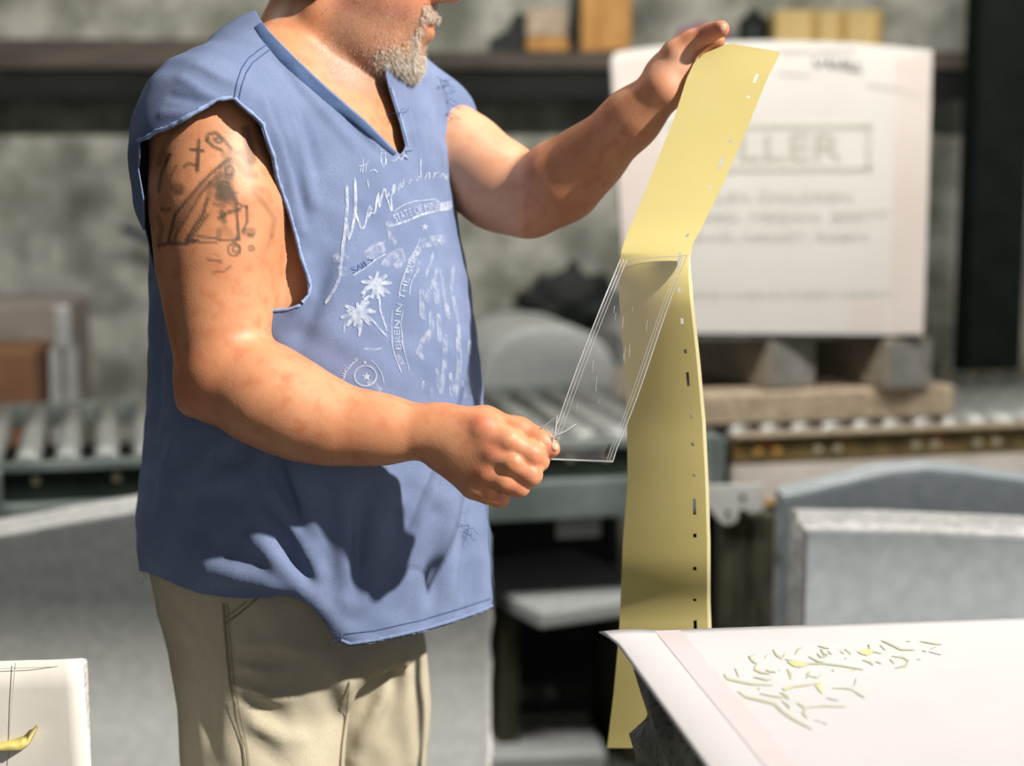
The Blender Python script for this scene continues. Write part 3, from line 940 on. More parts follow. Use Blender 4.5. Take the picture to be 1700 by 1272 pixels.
for i in range(len(ys) - 1):
    for j in range(nt_ - 1):
        ym = (ys[i] + ys[i + 1]) / 2
        if abs(ts_[j] - .835) < 1e-6 and any(a < ym < b for a, b in HOLES):
            continue
        Fc.append((i * nt_ + j, (i + 1) * nt_ + j, (i + 1) * nt_ + j + 1, i * nt_ + j + 1))
stripE = empty('stencil_strip', tuple(strip_pt(1242, .5)))
tag(stripE, 'long yellow plastic stencil strip with a punched edge hanging from the raised hand', 'strip')
o0 = np.array(stripE.location)
so = mobj('strip_sheet', [v - o0 for v in V], Fc, M_strip, stripE, True)
sm = so.modifiers.new('thick', 'SOLIDIFY'); sm.thickness = .0007; sm.offset = 0
sm = so.modifiers.new('crisp', 'EDGE_SPLIT'); sm.split_angle = math.radians(40)
ysb = [y for y in ys if y >= 412]
V = []
for y in ysb:
    w = min(1, (y - 410) / 60) * 5.5
    V += [strip_pt(y, .985, 0, .0012) - o0, strip_pt(y, 1.0, w, .0022) - o0]
mobj('backing_margin', V, [(2 * i, 2 * i + 2, 2 * i + 3, 2 * i + 1) for i in range(len(ysb) - 1)], M_strip_b, stripE, True)

# ------------------------------------------------------------------ clear film being peeled
m = bpy.data.materials.new('clear_peel_film'); m.use_nodes = True
nt = m.node_tree
nt.nodes.remove(nt.nodes['Principled BSDF'])
outn = [n_ for n_ in nt.nodes if n_.type == 'OUTPUT_MATERIAL'][0]
tr = nt.nodes.new('ShaderNodeBsdfTransparent'); tr.inputs[0].default_value = (.97, .97, .97, 1)
gl = nt.nodes.new('ShaderNodeBsdfGlossy'); gl.inputs['Roughness'].default_value = .12
df = nt.nodes.new('ShaderNodeBsdfDiffuse'); df.inputs[0].default_value = (.78, .78, .80, 1)
lw = nt.nodes.new('ShaderNodeFresnel'); lw.inputs['IOR'].default_value = 1.22
m1 = nt.nodes.new('ShaderNodeMixShader'); m2 = nt.nodes.new('ShaderNodeMixShader')
tcn = nt.nodes.new('ShaderNodeTexCoord'); nz = nt.nodes.new('ShaderNodeTexNoise'); nz.inputs['Scale'].default_value = 22
mr = nt.nodes.new('ShaderNodeMapRange'); mr.inputs['To Min'].default_value = .02; mr.inputs['To Max'].default_value = .09
nt.links.new(tcn.outputs['Object'], nz.inputs['Vector']); nt.links.new(nz.outputs['Fac'], mr.inputs['Value'])
nt.links.new(mr.outputs[0], m1.inputs[0]); nt.links.new(tr.outputs[0], m1.inputs[1]); nt.links.new(df.outputs[0], m1.inputs[2])
nt.links.new(lw.outputs[0], m2.inputs[0]); nt.links.new(m1.outputs[0], m2.inputs[1]); nt.links.new(gl.outputs[0], m2.inputs[2])
nt.links.new(m2.outputs[0], outn.inputs['Surface'])
M_film = m
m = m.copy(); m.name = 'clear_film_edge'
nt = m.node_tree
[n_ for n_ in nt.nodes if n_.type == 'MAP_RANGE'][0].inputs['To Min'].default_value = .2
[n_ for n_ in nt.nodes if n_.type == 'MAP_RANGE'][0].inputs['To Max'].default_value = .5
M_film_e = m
FT0, FT1, FB0, FB1 = (1030, 431, 1.879), (1141, 424, 1.877), (905, 762, 1.778), (1014, 767, 1.785)
def film_pt(s, v):
    """s across 0..1, v down 0..1"""
    t0 = np.array(FT0) * (1 - s) + np.array(FT1) * s
    b0 = np.array(FB0) * (1 - s) + np.array(FB1) * s
    q = t0 * (1 - v) + b0 * v
    bow = math.sin(math.pi * v)
    q[0] += -4 * bow + 12 * bow * s * v
    q[2] += .018 * bow * (s - .3) - .012 * bow + .006 * math.sin(s * 3.1) * v
    if v > .93:
        q[0] += 6 * (s - .5) * (v - .93) / .07
    return PY(*q)
NS, NVv = 20, 44
V = [film_pt(i / NS, j / NVv) for j in range(NVv + 1) for i in range(NS + 1)]
Fc = []
for j in range(NVv):
    for i in range(NS):
        if i == 17 and NVv - 4 <= j < NVv - 1: continue
        Fc.append((j * (NS + 1) + i, (j + 1) * (NS + 1) + i, (j + 1) * (NS + 1) + i + 1, j * (NS + 1) + i + 1))
filmE = empty('clear_film', tuple(film_pt(.5, 1)))
tag(filmE, 'clear plastic film being peeled off the yellow strip by the lower hand', 'film')
o0 = np.array(filmE.location)
mobj('film_sheet', [v - o0 for v in V], Fc, M_film, filmE, True)
def fribbon(pts, w, name='film_edge_gleam'):
    V, Fc = [], []
    for i, p in enumerate(pts):
        tn = pts[min(i + 1, len(pts) - 1)] - pts[max(i - 1, 0)]
        a = np.cross(tn, [0.2, -1, .1]); a /= np.linalg.norm(a) + 1e-9
        b = np.cross(tn, a); b /= np.linalg.norm(b) + 1e-9
        V += [p + a * w / 2 - o0, p + b * .0003 - o0, p - a * w / 2 - o0, p - b * .0003 - o0]
        if i: Fc += [(4 * i - 4 + k, 4 * i - 4 + (k + 1) % 4, 4 * i + (k + 1) % 4, 4 * i + k) for k in range(4)]
    return mobj(name, V, Fc, M_film_e, filmE, True)
for s, w in ((0.0, .0016), (.05, .0008), (.1, .0007), (1.0, .0014), (.95, .0007), (.91, .0006)):  # inner pale lines paint in film thickness and reflections
    fribbon([film_pt(s, j / NVv) for j in range(NVv + 1)], w)
fribbon([film_pt(i / NS, 1.0) for i in range(NS + 1)], .0022)
fribbon([film_pt(i / NS, .0) for i in range(NS + 1)], .0009)
for k in range(14):
    s0 = random.uniform(.15, .9); v0 = random.uniform(.2, .8)
    fribbon([film_pt(s0 + .01 * q, v0 + .012 * q) for q in range(int(random.uniform(3, 9)))], .0005, 'scratch')
# folded tab by the fingers
tab = [PY(898, 712, 1.775), PY(925, 690, 1.775), PY(922, 716, 1.772), PY(915, 748, 1.768)]
mobj('folded_tab', [p - o0 for p in tab], [(0, 1, 2, 3)], M_film, filmE)
fribbon(tab[1:], .0020); fribbon(tab[:2], .0012)
fribbon([PY(921, 724, 1.771), PY(940, 716, 1.772), PY(957, 704, 1.775)], .0028, 'painted_glint')  # pale ribbon paints the glint on the bent film

# ================================================================== the man
# ---- signed-distance modelling kit
def smin(a, b, k):
    h = np.clip(.5 + .5 * (b - a) / k, 0, 1)
    return b * (1 - h) + a * h - k * h * (1 - h)
def smax(a, b, k): return -smin(-a, -b, k)
def f_cone(a, b, r1, r2):
    a = np.asarray(a, float); b = np.asarray(b, float)
    ba = b - a; l2 = ba @ ba; rr_ = r1 - r2; a2 = l2 - rr_ * rr_; il2 = 1 / l2
    def f(P):
        pa = P - a
        y = pa @ ba; z = y - l2
        x2 = np.sum((pa * l2 - y[:, None] * ba) ** 2, 1)
        y2 = y * y * l2; z2 = z * z * l2
        k = math.copysign(1, rr_) * rr_ * rr_ * x2 if rr_ else np.zeros(len(P))
        d = (np.sqrt(x2 * a2 * il2) + y * rr_) * il2 - r1
        c1 = (np.sign(z) * a2 * z2) > k
        c2 = (np.sign(y) * a2 * y2) < k
        d = np.where(c2, np.sqrt(x2 + y2) * il2 - r1, d)
        d = np.where(c1, np.sqrt(x2 + z2) * il2 - r2, d)
        return d
    return f
def f_chain(pts, k=.012):
    """pts: list of (P, r)"""
    fs = [f_cone(pts[i][0], pts[i + 1][0], pts[i][1], pts[i + 1][1]) for i in range(len(pts) - 1)]
    def f(P):
        d = fs[0](P)
        for g in fs[1:]:
            d = smin(d, g(P), k)
        return d
    return f
def f_ell(c, r, R=None):
    c = np.asarray(c, float); r = np.asarray(r, float)
    def f(P):
        q = P - c
        if R is not None: q = q @ R
        k0 = np.sqrt(np.sum((q / r) ** 2, 1)); k1 = np.sqrt(np.sum((q / (r * r)) ** 2, 1))
        return k0 * (k0 - 1) / np.maximum(k1, 1e-9)
    return f

ALPHA = math.radians(38)
LAT = np.array([math.sin(ALPHA), math.cos(ALPHA), 0])      # towards his left (far) side
NRM = np.array([math.cos(ALPHA), -math.sin(ALPHA), 0])     # the way his chest faces
YT = 2.03
# silhouette rows: py, x_left, x_right, ratio lateral/front
ROWS = [(100, 470, 610, 1.25), (140, 420, 670, 1.5), (180, 360, 712, 1.7), (250, 305, 738, 1.6), (350, 280, 752, 1.45), (470, 264, 777, 1.25), (600, 257, 797, 1.08),
        (720, 247, 804, 1.0), (840, 232, 810, 1.0), (930, 236, 815, 1.0), (1010, 250, 818, 1.05), (1100, 262, 822, 1.1)]
rz_, rcx, ra_, rb_ = [], [], [], []
for (py, xl, xr_, ratio) in ROWS:
    Pl, Pr = PY(xl, py, YT), PY(xr_, py, YT)
    w = (Pr[0] - Pl[0]) / 2
    b_ = w / math.sqrt((ratio * math.sin(ALPHA)) ** 2 + math.cos(ALPHA) ** 2)
    rz_.append(Pl[2]); rcx.append((Pl[0] + Pr[0]) / 2); ra_.append(ratio * b_); rb_.append(b_)
order = np.argsort(rz_)
rz_ = np.array(rz_)[order]; rcx = np.array(rcx)[order]; ra_ = np.array(ra_)[order]; rb_ = np.array(rb_)[order]
def smooth_tab(zq, tab):
    # three-tap average over the linear table for soft transitions
    return (np.interp(zq - .025, rz_, tab) + 2 * np.interp(zq, rz_, tab) + np.interp(zq + .025, rz_, tab)) / 4
def f_torso(shrink=0.0, top=None):
    def f(P):
        z = P[:, 2]
        cx_ = smooth_tab(z, rcx); a = smooth_tab(z, ra_) - shrink; b = smooth_tab(z, rb_) - shrink
        dx = P[:, 0] - cx_; dy = P[:, 1] - YT
        u = dx * LAT[0] + dy * LAT[1]; v = dx * NRM[0] + dy * NRM[1]
        r = np.sqrt((u / a) ** 2 + (v / b) ** 2) + 1e-9
        rad = np.sqrt(u * u + v * v)
        d = np.where(rad > 1e-4, rad * (1 - 1 / r), -np.minimum(a, b))
        d = np.maximum(d, -np.minimum(a, b))
        zt = rz_[-1] - shrink
        d = smax(d, z - zt, .03)
        return d
    return f

# ---- mesher: block-sparse naive surface nets
def mesh_sdf(groups, lo, hi, h, post=None, iters=2):
    lo = np.asarray(lo, float); hi = np.asarray(hi, float)
    B = 14
    nb = np.ceil((hi - lo) / (h * B)).astype(int)
    n = nb * B + 1
    G = np.full(n, 1.0, np.float32)
    bi = np.stack(np.meshgrid(*[np.arange(k) for k in nb], indexing='ij'), -1).reshape(-1, 3)
    cen = lo + (bi + .5) * (B * h)
    rad = math.sqrt(3) / 2 * B * h
    D = np.stack([g[0](cen) for g in groups], 1)
    dm = D.min(1)
    off = np.stack(np.meshgrid(*[np.arange(B + 1)] * 3, indexing='ij'), -1).reshape(-1, 3)
    far = dm < 0
    for k in range(len(bi)):
        i0 = bi[k] * B
        sl = tuple(slice(i0[q], i0[q] + B + 1) for q in range(3))
        if abs(dm[k]) > rad * 1.25 + .05:
            if far[k]: G[sl] = -1.0
            continue
    for k in range(len(bi)):
        if abs(dm[k]) > rad * 1.25 + .05: continue
        i0 = bi[k] * B
        P = lo + (off + i0) * h
        act = [q for q in range(len(groups)) if D[k, q] < dm[k] + 2.2 * rad + 2 * groups[q][1] + .01]
        d = groups[act[0]][0](P)
        for q in act[1:]:
            d = smin(d, groups[q][0](P), groups[q][1])
        if post is not None:
            d = post(P, d, cen[k], rad)
        G[tuple(slice(i0[q], i0[q] + B + 1) for q in range(3))] = d.reshape(B + 1, B + 1, B + 1)
    neg = G < 0
    # cells with sign change
    c = np.zeros(tuple(n - 1), np.int8)
    for dx in (0, 1):
        for dy in (0, 1):
            for dz in (0, 1):
                c += neg[dx:n[0] - 1 + dx, dy:n[1] - 1 + dy, dz:n[2] - 1 + dz]
    cells = np.argwhere((c > 0) & (c < 8))
    idm = np.full(tuple(n - 1), -1, np.int32)
    idm[tuple(cells.T)] = np.arange(len(cells))
    acc = np.zeros((len(cells), 3)); cnt = np.zeros(len(cells))
    corners = [(x, y, z) for x in (0, 1) for y in (0, 1) for z in (0, 1)]
    for a in corners:
        for ax in range(3):
            if a[ax]: continue
            b = list(a); b[ax] = 1
            va = G[cells[:, 0] + a[0], cells[:, 1] + a[1], cells[:, 2] + a[2]]
            vb = G[cells[:, 0] + b[0], cells[:, 1] + b[1], cells[:, 2] + b[2]]
            m_ = (va < 0) != (vb < 0)
            t_ = np.where(m_, va / np.where(m_, va - vb, 1), 0)
            p = np.tile(np.array(a, float), (len(cells), 1)); p[:, ax] = t_
            acc += p * m_[:, None]; cnt += m_
    V = lo + (cells + acc / cnt[:, None]) * h
    quads = []
    for ax in range(3):
        sl0 = [slice(None)] * 3; sl1 = [slice(None)] * 3
        sl0[ax] = slice(0, n[ax] - 1); sl1[ax] = slice(1, n[ax])
        n0 = neg[tuple(sl0)]; n1 = neg[tuple(sl1)]
        ed = np.argwhere(n0 != n1)
        o1, o2 = [(1, 2), (2, 0), (0, 1)][ax]
        ok = (ed[:, o1] > 0) & (ed[:, o2] > 0) & (ed[:, o1] < n[o1] - 1) & (ed[:, o2] < n[o2] - 1)
        ed = ed[ok]
        flip = n0[tuple(ed.T)]
        def cell(d1, d2):
            q = ed.copy(); q[:, o1] += d1; q[:, o2] += d2
            return idm[tuple(q.T)]
        q4 = np.stack([cell(-1, -1), cell(0, -1), cell(0, 0), cell(-1, 0)], 1)
        q4[~flip] = q4[~flip][:, ::-1]
        quads.append(q4)
    Q = np.concatenate(quads)
    Q = Q[(Q >= 0).all(1)]
    # a little Laplacian relaxation
    E = np.concatenate([Q[:, [0, 1]], Q[:, [1, 2]], Q[:, [2, 3]], Q[:, [3, 0]]])
    for _ in range(iters):
        s = np.zeros_like(V); c_ = np.zeros(len(V))
        for ax in range(3):
            s[:, ax] = np.bincount(E[:, 0], V[E[:, 1], ax], len(V)) + np.bincount(E[:, 1], V[E[:, 0], ax], len(V))
        c_ = np.bincount(E[:, 0], minlength=len(V)) + np.bincount(E[:, 1], minlength=len(V))
        V = V * .5 + .5 * s / np.maximum(c_, 1)[:, None]
    return V, Q

def clip_mesh(V, Q, g):
    """keep g>0; exact cut of the straddling faces"""
    V = list(map(tuple, V)); keep = g > 0
    k4 = keep[Q]
    full = Q[k4.all(1)]
    part = Q[k4.any(1) & ~k4.all(1)]
    faces = [tuple(q) for q in full.tolist()]
    cache = {}
    def cut(a, b):
        key = (a, b) if a < b else (b, a)
        if key not in cache:
            t_ = g[a] / (g[a] - g[b])
            pa, pb = V[a], V[b]
            V.append(tuple(pa[i] + (pb[i] - pa[i]) * t_ for i in range(3)))
            cache[key] = len(V) - 1
        return cache[key]
    for q in part.tolist():
        poly = []
        for i in range(4):
            a, b = q[i], q[(i + 1) % 4]
            if keep[a]: poly.append(a)
            if keep[a] != keep[b]: poly.append(cut(a, b))
        if len(poly) >= 3: faces.append(tuple(poly))
    used = sorted({i for f in faces for i in f})
    mp_ = {o_: i for i, o_ in enumerate(used)}
    return np.array([V[i] for i in used]), [tuple(mp_[i] for i in f) for f in faces]

def quick_mesh(name, V, faces, m, parent, smooth=True):
    me = bpy.data.meshes.new(name)
    me.vertices.add(len(V))
    me.vertices.foreach_set('co', np.asarray(V, np.float32).ravel())
    if isinstance(faces, np.ndarray):
        ls = np.full(len(faces), faces.shape[1]); flat = faces.ravel()
    else:
        ls = np.array([len(f) for f in faces]); flat = np.array([i for f in faces for i in f])
    me.loops.add(len(flat)); me.loops.foreach_set('vertex_index', flat.astype(np.int32))
    me.polygons.add(len(ls))
    me.polygons.foreach_set('loop_start', np.concatenate([[0], np.cumsum(ls)[:-1]]).astype(np.int32))
    me.polygons.foreach_set('use_smooth', np.ones(len(ls), bool))
    me.update(calc_edges=True)
    me.validate()
    o = bpy.data.objects.new(name, me)
    return link(o, parent, m)

def poly_sd(px, py, poly):
    """signed distance in the picture plane, negative inside"""
    poly = np.asarray(poly, float)
    n = len(poly)
    d = np.full(len(px), 1e9); ins = np.zeros(len(px), bool)
    for i in range(n):
        a, b = poly[i], poly[(i + 1) % n]
        e = b - a
        wx_, wy_ = px - a[0], py - a[1]
        t_ = np.clip((wx_ * e[0] + wy_ * e[1]) / (e @ e), 0, 1)
        d = np.minimum(d, (wx_ - e[0] * t_) ** 2 + (wy_ - e[1] * t_) ** 2)
        c1 = (a[1] <= py) != (b[1] <= py)
        xi = a[0] + (py - a[1]) / (b[1] - a[1] if b[1] != a[1] else 1e-9) * e[0]
        ins ^= c1 & (px < xi)
    d = np.sqrt(d)
    return np.where(ins, -d, d)
def seg_dist(P, pts):
    d = np.full(len(P), 1e9)
    for i in range(len(pts) - 1):
        a, b = pts[i], pts[i + 1]
        e = b - a
        t_ = np.clip((P - a) @ e / (e @ e), 0, 1)
        d = np.minimum(d, np.sum((P - a - t_[:, None] * e) ** 2, 1))
    return np.sqrt(d)

person = empty('person', (PY(520, 1272, 2.03)[0], 2.03, 0))
tag(person, 'man in a faded blue sleeveless shirt and khaki trousers peeling film off a yellow strip', 'person')
PO = np.array(person.location)

# ---- head frame
HO = PY(580, -52, 2.05)
hg = math.radians(6); hpch = math.radians(9)
hx = np.array([math.cos(hg) * math.cos(hpch), -math.sin(hg) * math.cos(hpch), -math.sin(hpch)])
hy = np.array([math.sin(hg), math.cos(hg), 0])
hz = np.cross(hx, hy)
HR = np.stack([hx, hy, hz], 1)            # columns = axes
def hp(x, y, z): return HO + HR @ np.array([x, y, z])
def hcone(a, b, r1, r2): return f_cone(hp(*a), hp(*b), r1, r2)
def mirror_min(fs, k):
    def f(P):
        d = fs[0](P)
        for g in fs[1:]: d = smin(d, g(P), k)
        return d
    return f
face_parts = [f_ell(hp(-.018, 0, .05), (.100, .078, .098), HR), f_ell(hp(.030, 0, -.012), (.068, .070, .098), HR),
              f_ell(hp(.022, 0, -.062), (.060, .070, .048), HR), f_ell(hp(.034, 0, -.084), (.058, .062, .037), HR)]
for s in (-1, 1):
    face_parts += [hcone((-.014, s * .056, -.058), (.062, s * .018, -.098), .020, .019),
                   f_ell(hp(.05, s * .035, -.022), (.035, .028, .035), HR)]
face_parts += [f_ell(hp(.070, 0, -.096), (.027, .026, .022), HR), hcone((.085, -.022, .035), (.085, .022, .035), .014, .014),
               f_ell(hp(.080, 0, -.045), (.022, .030, .024), HR)]
f_face = mirror_min(face_parts, .022)
feat = [hcone((.094, 0, .030), (.122, 0, -.008), .0095, .0125)]
for s in (-1, 1):
    feat += [f_ell(hp(.108, s * .012, -.013), (.013, .008, .009), HR), f_ell(hp(-.014, s * .079, -.004), (.019, .009, .031), HR),
             hcone((.102, 0, -.043), (.088, s * .022, -.049), .0065, .0035), hcone((.099, 0, -.058), (.087, s * .021, -.053), .008, .0035),
             hcone((.090, s * .012, .048), (.078, s * .045, .044), .008, .006)]
f_feat = mirror_min(feat, .006)
cuts = []
for s in (-1, 1):
    cuts += [hcone((.112, 0, -.0505), (.086, s * .026, -.0515), .0022, .0016), f_ell(hp(.090, s * .031, .030), (.014, .016, .011), HR),
             f_ell(hp(.111, s * .006, -.021), (.006, .0035, .005), HR)]
f_cut = mirror_min(cuts, .003)
def f_head(P):
    d = smin(f_face(P), f_feat(P), .010)
    return smax(d, -f_cut(P), .004)

def pts(L): return [(PY(x, y, Y), r) for x, y, Y, r in L]
f_neck = f_chain(pts([(544, 140, 2.055, .076), (538, 60, 2.06, .066), (552, -20, 2.06, .060)]), .02)
f_trapN = f_chain(pts([(530, 75, 2.06, .050), (445, 135, 1.98, .050), (360, 205, 1.895, .058)]), .03)
f_trapF = f_chain(pts([(585, 105, 2.08, .050), (650, 160, 2.15, .048), (702, 205, 2.20, .055)]), .03)
# near (right) arm
f_uarmN = f_chain(pts([(350, 235, 1.885, .066), (364, 340, 1.875, .0675), (365, 440, 1.865, .0605), (366, 530, 1.848, .049), (368, 618, 1.828, .0465)]), .03)
f_elbN = f_chain(pts([(352, 640, 1.828, .0365), (322, 662, 1.83, .0193)]), .02)
f_farmN = f_chain(pts([(378, 622, 1.824, .0485), (440, 655, 1.815, .0482), (505, 688, 1.808, .0424), (563, 707, 1.802, .0340), (630, 713, 1.798, .0302), (708, 718, 1.792, .0279)]), .03)
# far (left) arm
f_uarmF = f_chain(pts([(702, 218, 2.21, .061), (770, 266, 2.15, .0505), (828, 308, 2.105, .048), (872, 332, 2.07, .0445)]), .03)
f_farmF = f_chain(pts([(884, 330, 2.065, .0440), (932, 300, 2.045, .0425), (986, 257, 2.02, .0325), (1045, 200, 1.99, .0277), (1100, 148, 1.965, .0256)]), .03)
# near hand
def hand(palm, fingers, kpalm=.008, kf=.0012):
    fp = mirror_min(palm, .014)
    def f(P):
        base = fp(P)
        d = base
        for g in fingers:
            d = smin(d, smin(base, g(P), kpalm), kf)
        return d
    return f
C = lambda L, k=.006: f_chain(pts(L), k)
palmN = [C([(706, 717, 1.7910, 0.0278), (745, 728, 1.7870, 0.0257)]), C([(735, 705, 1.7890, 0.0210), (800, 710, 1.7700, 0.0163)]), C([(740, 725, 1.7870, 0.0210), (818, 748, 1.7660, 0.0152)]),
         C([(740, 742, 1.7890, 0.0199), (808, 783, 1.7680, 0.0142)]), C([(740, 755, 1.7920, 0.0179), (785, 806, 1.7750, 0.0131)]), C([(760, 740, 1.8010, 0.0189), (812, 765, 1.7940, 0.0147)])]
fingN = [C([(800, 711, 1.7700, 0.0158), (842, 731, 1.7625, 0.0131), (882, 755, 1.7650, 0.0128), (893, 764, 1.7790, 0.0115), (880, 752, 1.7950, 0.0103)]),
         C([(818, 749, 1.7660, 0.0145), (850, 768, 1.7590, 0.0124), (880, 787, 1.7630, 0.0122), (880, 788, 1.7820, 0.0110), (862, 778, 1.7970, 0.0095)]),
         C([(808, 784, 1.7680, 0.0134), (836, 797, 1.7620, 0.0115), (861, 807, 1.7660, 0.0113), (862, 808, 1.7840, 0.0103), (846, 798, 1.7980, 0.0089)]),
         C([(787, 808, 1.7750, 0.0121), (808, 819, 1.7700, 0.0103), (829, 826, 1.7730, 0.0101), (830, 826, 1.7890, 0.0092), (818, 816, 1.8000, 0.0082)]),
         C([(745, 704, 1.7950, 0.0194), (805, 703, 1.7930, 0.0163), (862, 716, 1.7870, 0.0128), (895, 733, 1.7810, 0.0113), (916, 745, 1.7770, 0.0092)], .012)]
f_handN = hand(palmN, fingN)
palmF = [C([(1100, 148, 1.9770, 0.0241), (1118, 120, 1.9750, 0.0236)]), C([(1105, 128, 1.9720, 0.0222), (1128, 95, 1.9710, 0.0165)]), C([(1108, 140, 1.9820, 0.0201), (1145, 112, 1.9870, 0.0165)]),
         C([(1112, 130, 1.9720, 0.0201), (1132, 112, 1.9690, 0.0171)])]
fingF = [C([(1122, 88, 1.9630, 0.0157), (1148, 68, 1.9610, 0.0117), (1177, 55, 1.9530, 0.0102), (1197, 48, 1.9350, 0.0096)]),
         C([(1126, 98, 1.9710, 0.0147), (1158, 78, 1.9710, 0.0113), (1190, 68, 1.9690, 0.0096)]),
         C([(1140, 105, 1.9790, 0.0131), (1172, 92, 1.9820, 0.0113), (1185, 105, 1.9920, 0.0102), (1168, 118, 1.9950, 0.0092)]),
         C([(1142, 118, 1.9820, 0.0125), (1170, 112, 1.9870, 0.0107), (1178, 126, 1.9950, 0.0096), (1160, 134, 1.9950, 0.0088)]),
         C([(1140, 130, 1.9820, 0.0115), (1164, 130, 1.9890, 0.0096), (1168, 142, 1.9950, 0.0088), (1152, 146, 1.9930, 0.0082)])]
f_handF = hand(palmF, fingF)
f_pecN = f_ell(PY(520, 330, 1.905), (.10, .05, .07))

body_groups = [(f_torso(.013), .03), (f_neck, .03), (f_head, .007), (f_trapN, .035), (f_trapF, .035), (f_uarmN, .010), (f_elbN, .02), (f_farmN, .012),
               (f_handN, .006), (f_uarmF, .02), (f_farmF, .010), (f_handF, .006)]
def body_post(P, d, c, r):
    return d
BH = .0023
Vb, Qb = mesh_sdf(body_groups, PY(215, 900, 2.03) * [1, 0, 1] + [-.02, 1.62, .0], [.285, 2.34, 1.80], BH, None, 2)
print('body', len(Vb), len(Qb))

# ---- skin material with per-vertex ink and redness
def skin_mat():
    m = mat('sun_tanned_skin', S(190, 129, 92), S(202, 143, 106), 18, .48, .00022, 420, c3=S(184, 114, 78), scale3=60, f3=(.5, .8), spec=.4)
    nt = m.node_tree; b = nt.nodes['Principled BSDF']
    src = b.inputs['Base Color'].links[0].from_socket
    def mixin(attr, col, src):
        at = nt.nodes.new('ShaderNodeAttribute'); at.attribute_name = attr
        mx = nt.nodes.new('ShaderNodeMix'); mx.data_type = 'RGBA'
        nt.links.new(at.outputs['Fac'], mx.inputs['Factor']); nt.links.new(src, mx.inputs['A']); mx.inputs['B'].default_value = col
        return mx.outputs['Result']
    src = mixin('red', S(196, 108, 86), src)
    src = mixin('pale', S(226, 178, 148), src)
    src = mixin('stubble', S(140, 112, 98), src)
    src = mixin('lip', S(176, 92, 80), src)
    src = mixin('ink_shade', S(58, 58, 48), src)
    nt.links.new(src, b.inputs['Base Color'])
    b.inputs['Subsurface Weight'].default_value = .06
    b.inputs['Subsurface Radius'].default_value = (.012, .004, .002)
    return m
M_skin = skin_mat()
body = quick_mesh('body', Vb - PO, Qb, M_skin, person)
me = body.data
nrm = np.zeros(len(me.vertices) * 3, np.float32)
me.vertices.foreach_get('normal', nrm); nrm = nrm.reshape(-1, 3)
bpx, bpy_, bd = proj(Vb)
facing = np.sum(nrm * (CAM - Vb), 1) > 0
def put(name, vals):
    a = me.attributes.new(name, 'FLOAT', 'POINT')
    a.data.foreach_set('value', np.clip(vals, 0, 1).astype(np.float32))
# tattoo and painted sleeve shade, traced on the outer side of the upper arm
axis = [q[0] for q in pts([(350, 200, 1.885, 0), (364, 340, 1.872, 0), (365, 470, 1.85, 0)])]
arm = (seg_dist(Vb, axis) < .085) & facing & (bd < 1.93)
T = [([(410, 240), (403, 350), (395, 470)], 20, .85), ([(350, 310), (440, 320)], 18, .8), ([(195, 345), (130, 480), (105, 620)], 22, .6), ([(180, 350), (160, 400)], 26, .5), ([(235, 600), (265, 605)], 75, .5), ([(235, 640), (270, 640)], 35, .4),
     ([(300, 440), (330, 415), (385, 430)], 20, .6), ([(640, 380), (560, 440), (430, 560), (330, 680), (230, 800), (180, 1000)], 18, .75), ([(560, 480), (430, 640), (300, 850), (215, 990)], 15, .6),
     ([(470, 560), (340, 720), (240, 900)], 30, .35), ([(470, 690), (440, 800), (370, 900), (310, 1010)], 18, .8), ([(480, 800), (420, 880), (350, 985)], 15, .7), ([(110, 1035), (200, 1015), (310, 1022), (400, 995)], 16, .75),
     ([(330, 960), (320, 1010), (380, 1000)], 20, .7), ([(470, 240), (480, 195), (540, 185), (600, 240), (650, 300)], 22, .7), ([(470, 240), (520, 290), (580, 315)], 22, .7), ([(520, 230), (560, 250)], 30, .4),
     ([(600, 560), (600, 640)], 150, .55), ([(540, 580), (620, 600)], 60, .5), ([(620, 420), (640, 500)], 80, .5), ([(560, 660), (660, 700)], 80, .5), ([(500, 560), (480, 680)], 40, .5), ([(580, 780), (600, 850)], 40, .6),
     ([(560, 830), (640, 780), (720, 760)], 22, .7), ([(600, 350), (700, 410), (760, 490), (830, 505)], 50, .4), ([(640, 320), (740, 350), (800, 450)], 40, .35), ([(760, 160), (790, 280), (810, 390)], 70, .6), ([(860, 130), (900, 190)], 60, .6),  # last two wide strokes paint the sleeve's shade on the arm
     ([(690, 740), (700, 860), (712, 985)], 18, .75), ([(770, 740), (775, 850), (740, 930)], 16, .65), ([(690, 715), (770, 745)], 14, .7), ([(650, 610), (690, 700)], 30, .5), ([(770, 930), (810, 930)], 60, .5), ([(790, 960), (815, 960)], 22, .6),
     ([(560, 920), (560, 960)], 40, .45), ([(600, 900), (680, 990)], 50, .25), ([(400, 965), (520, 975), (570, 995), (690, 1000)], 10, .7), ([(410, 1010), (540, 1015)], 8, .6), ([(480, 1140), (575, 1155)], 13, .6), ([(510, 1240), (600, 1228), (650, 1190)], 11, .5),
     ([(520, 1100), (560, 1110)], 8, .3), ([(830, 640), (900, 720), (980, 830), (960, 960)], 36, .3), ([(820, 600), (920, 620), (960, 700)], 40, .22), ([(130, 760), (160, 772), (190, 760)], 22, .6), ([(100, 820), (130, 900), (110, 1030)], 34, .45),
     ([(300, 110), (200, 190), (150, 300), (110, 420)], 44, .4), ([(200, 600), (190, 520), (240, 430)], 14, .4), ([(960, 960), (930, 1040)], 24, .2), ([(640, 640), (700, 640)], 20, .5), ([(520, 720), (600, 740)], 26, .5), ([(540, 540), (580, 500), (570, 440)], 18, .5),
     ([(710, 980), (690, 985), (700, 965), (712, 980)], 12, .8)]
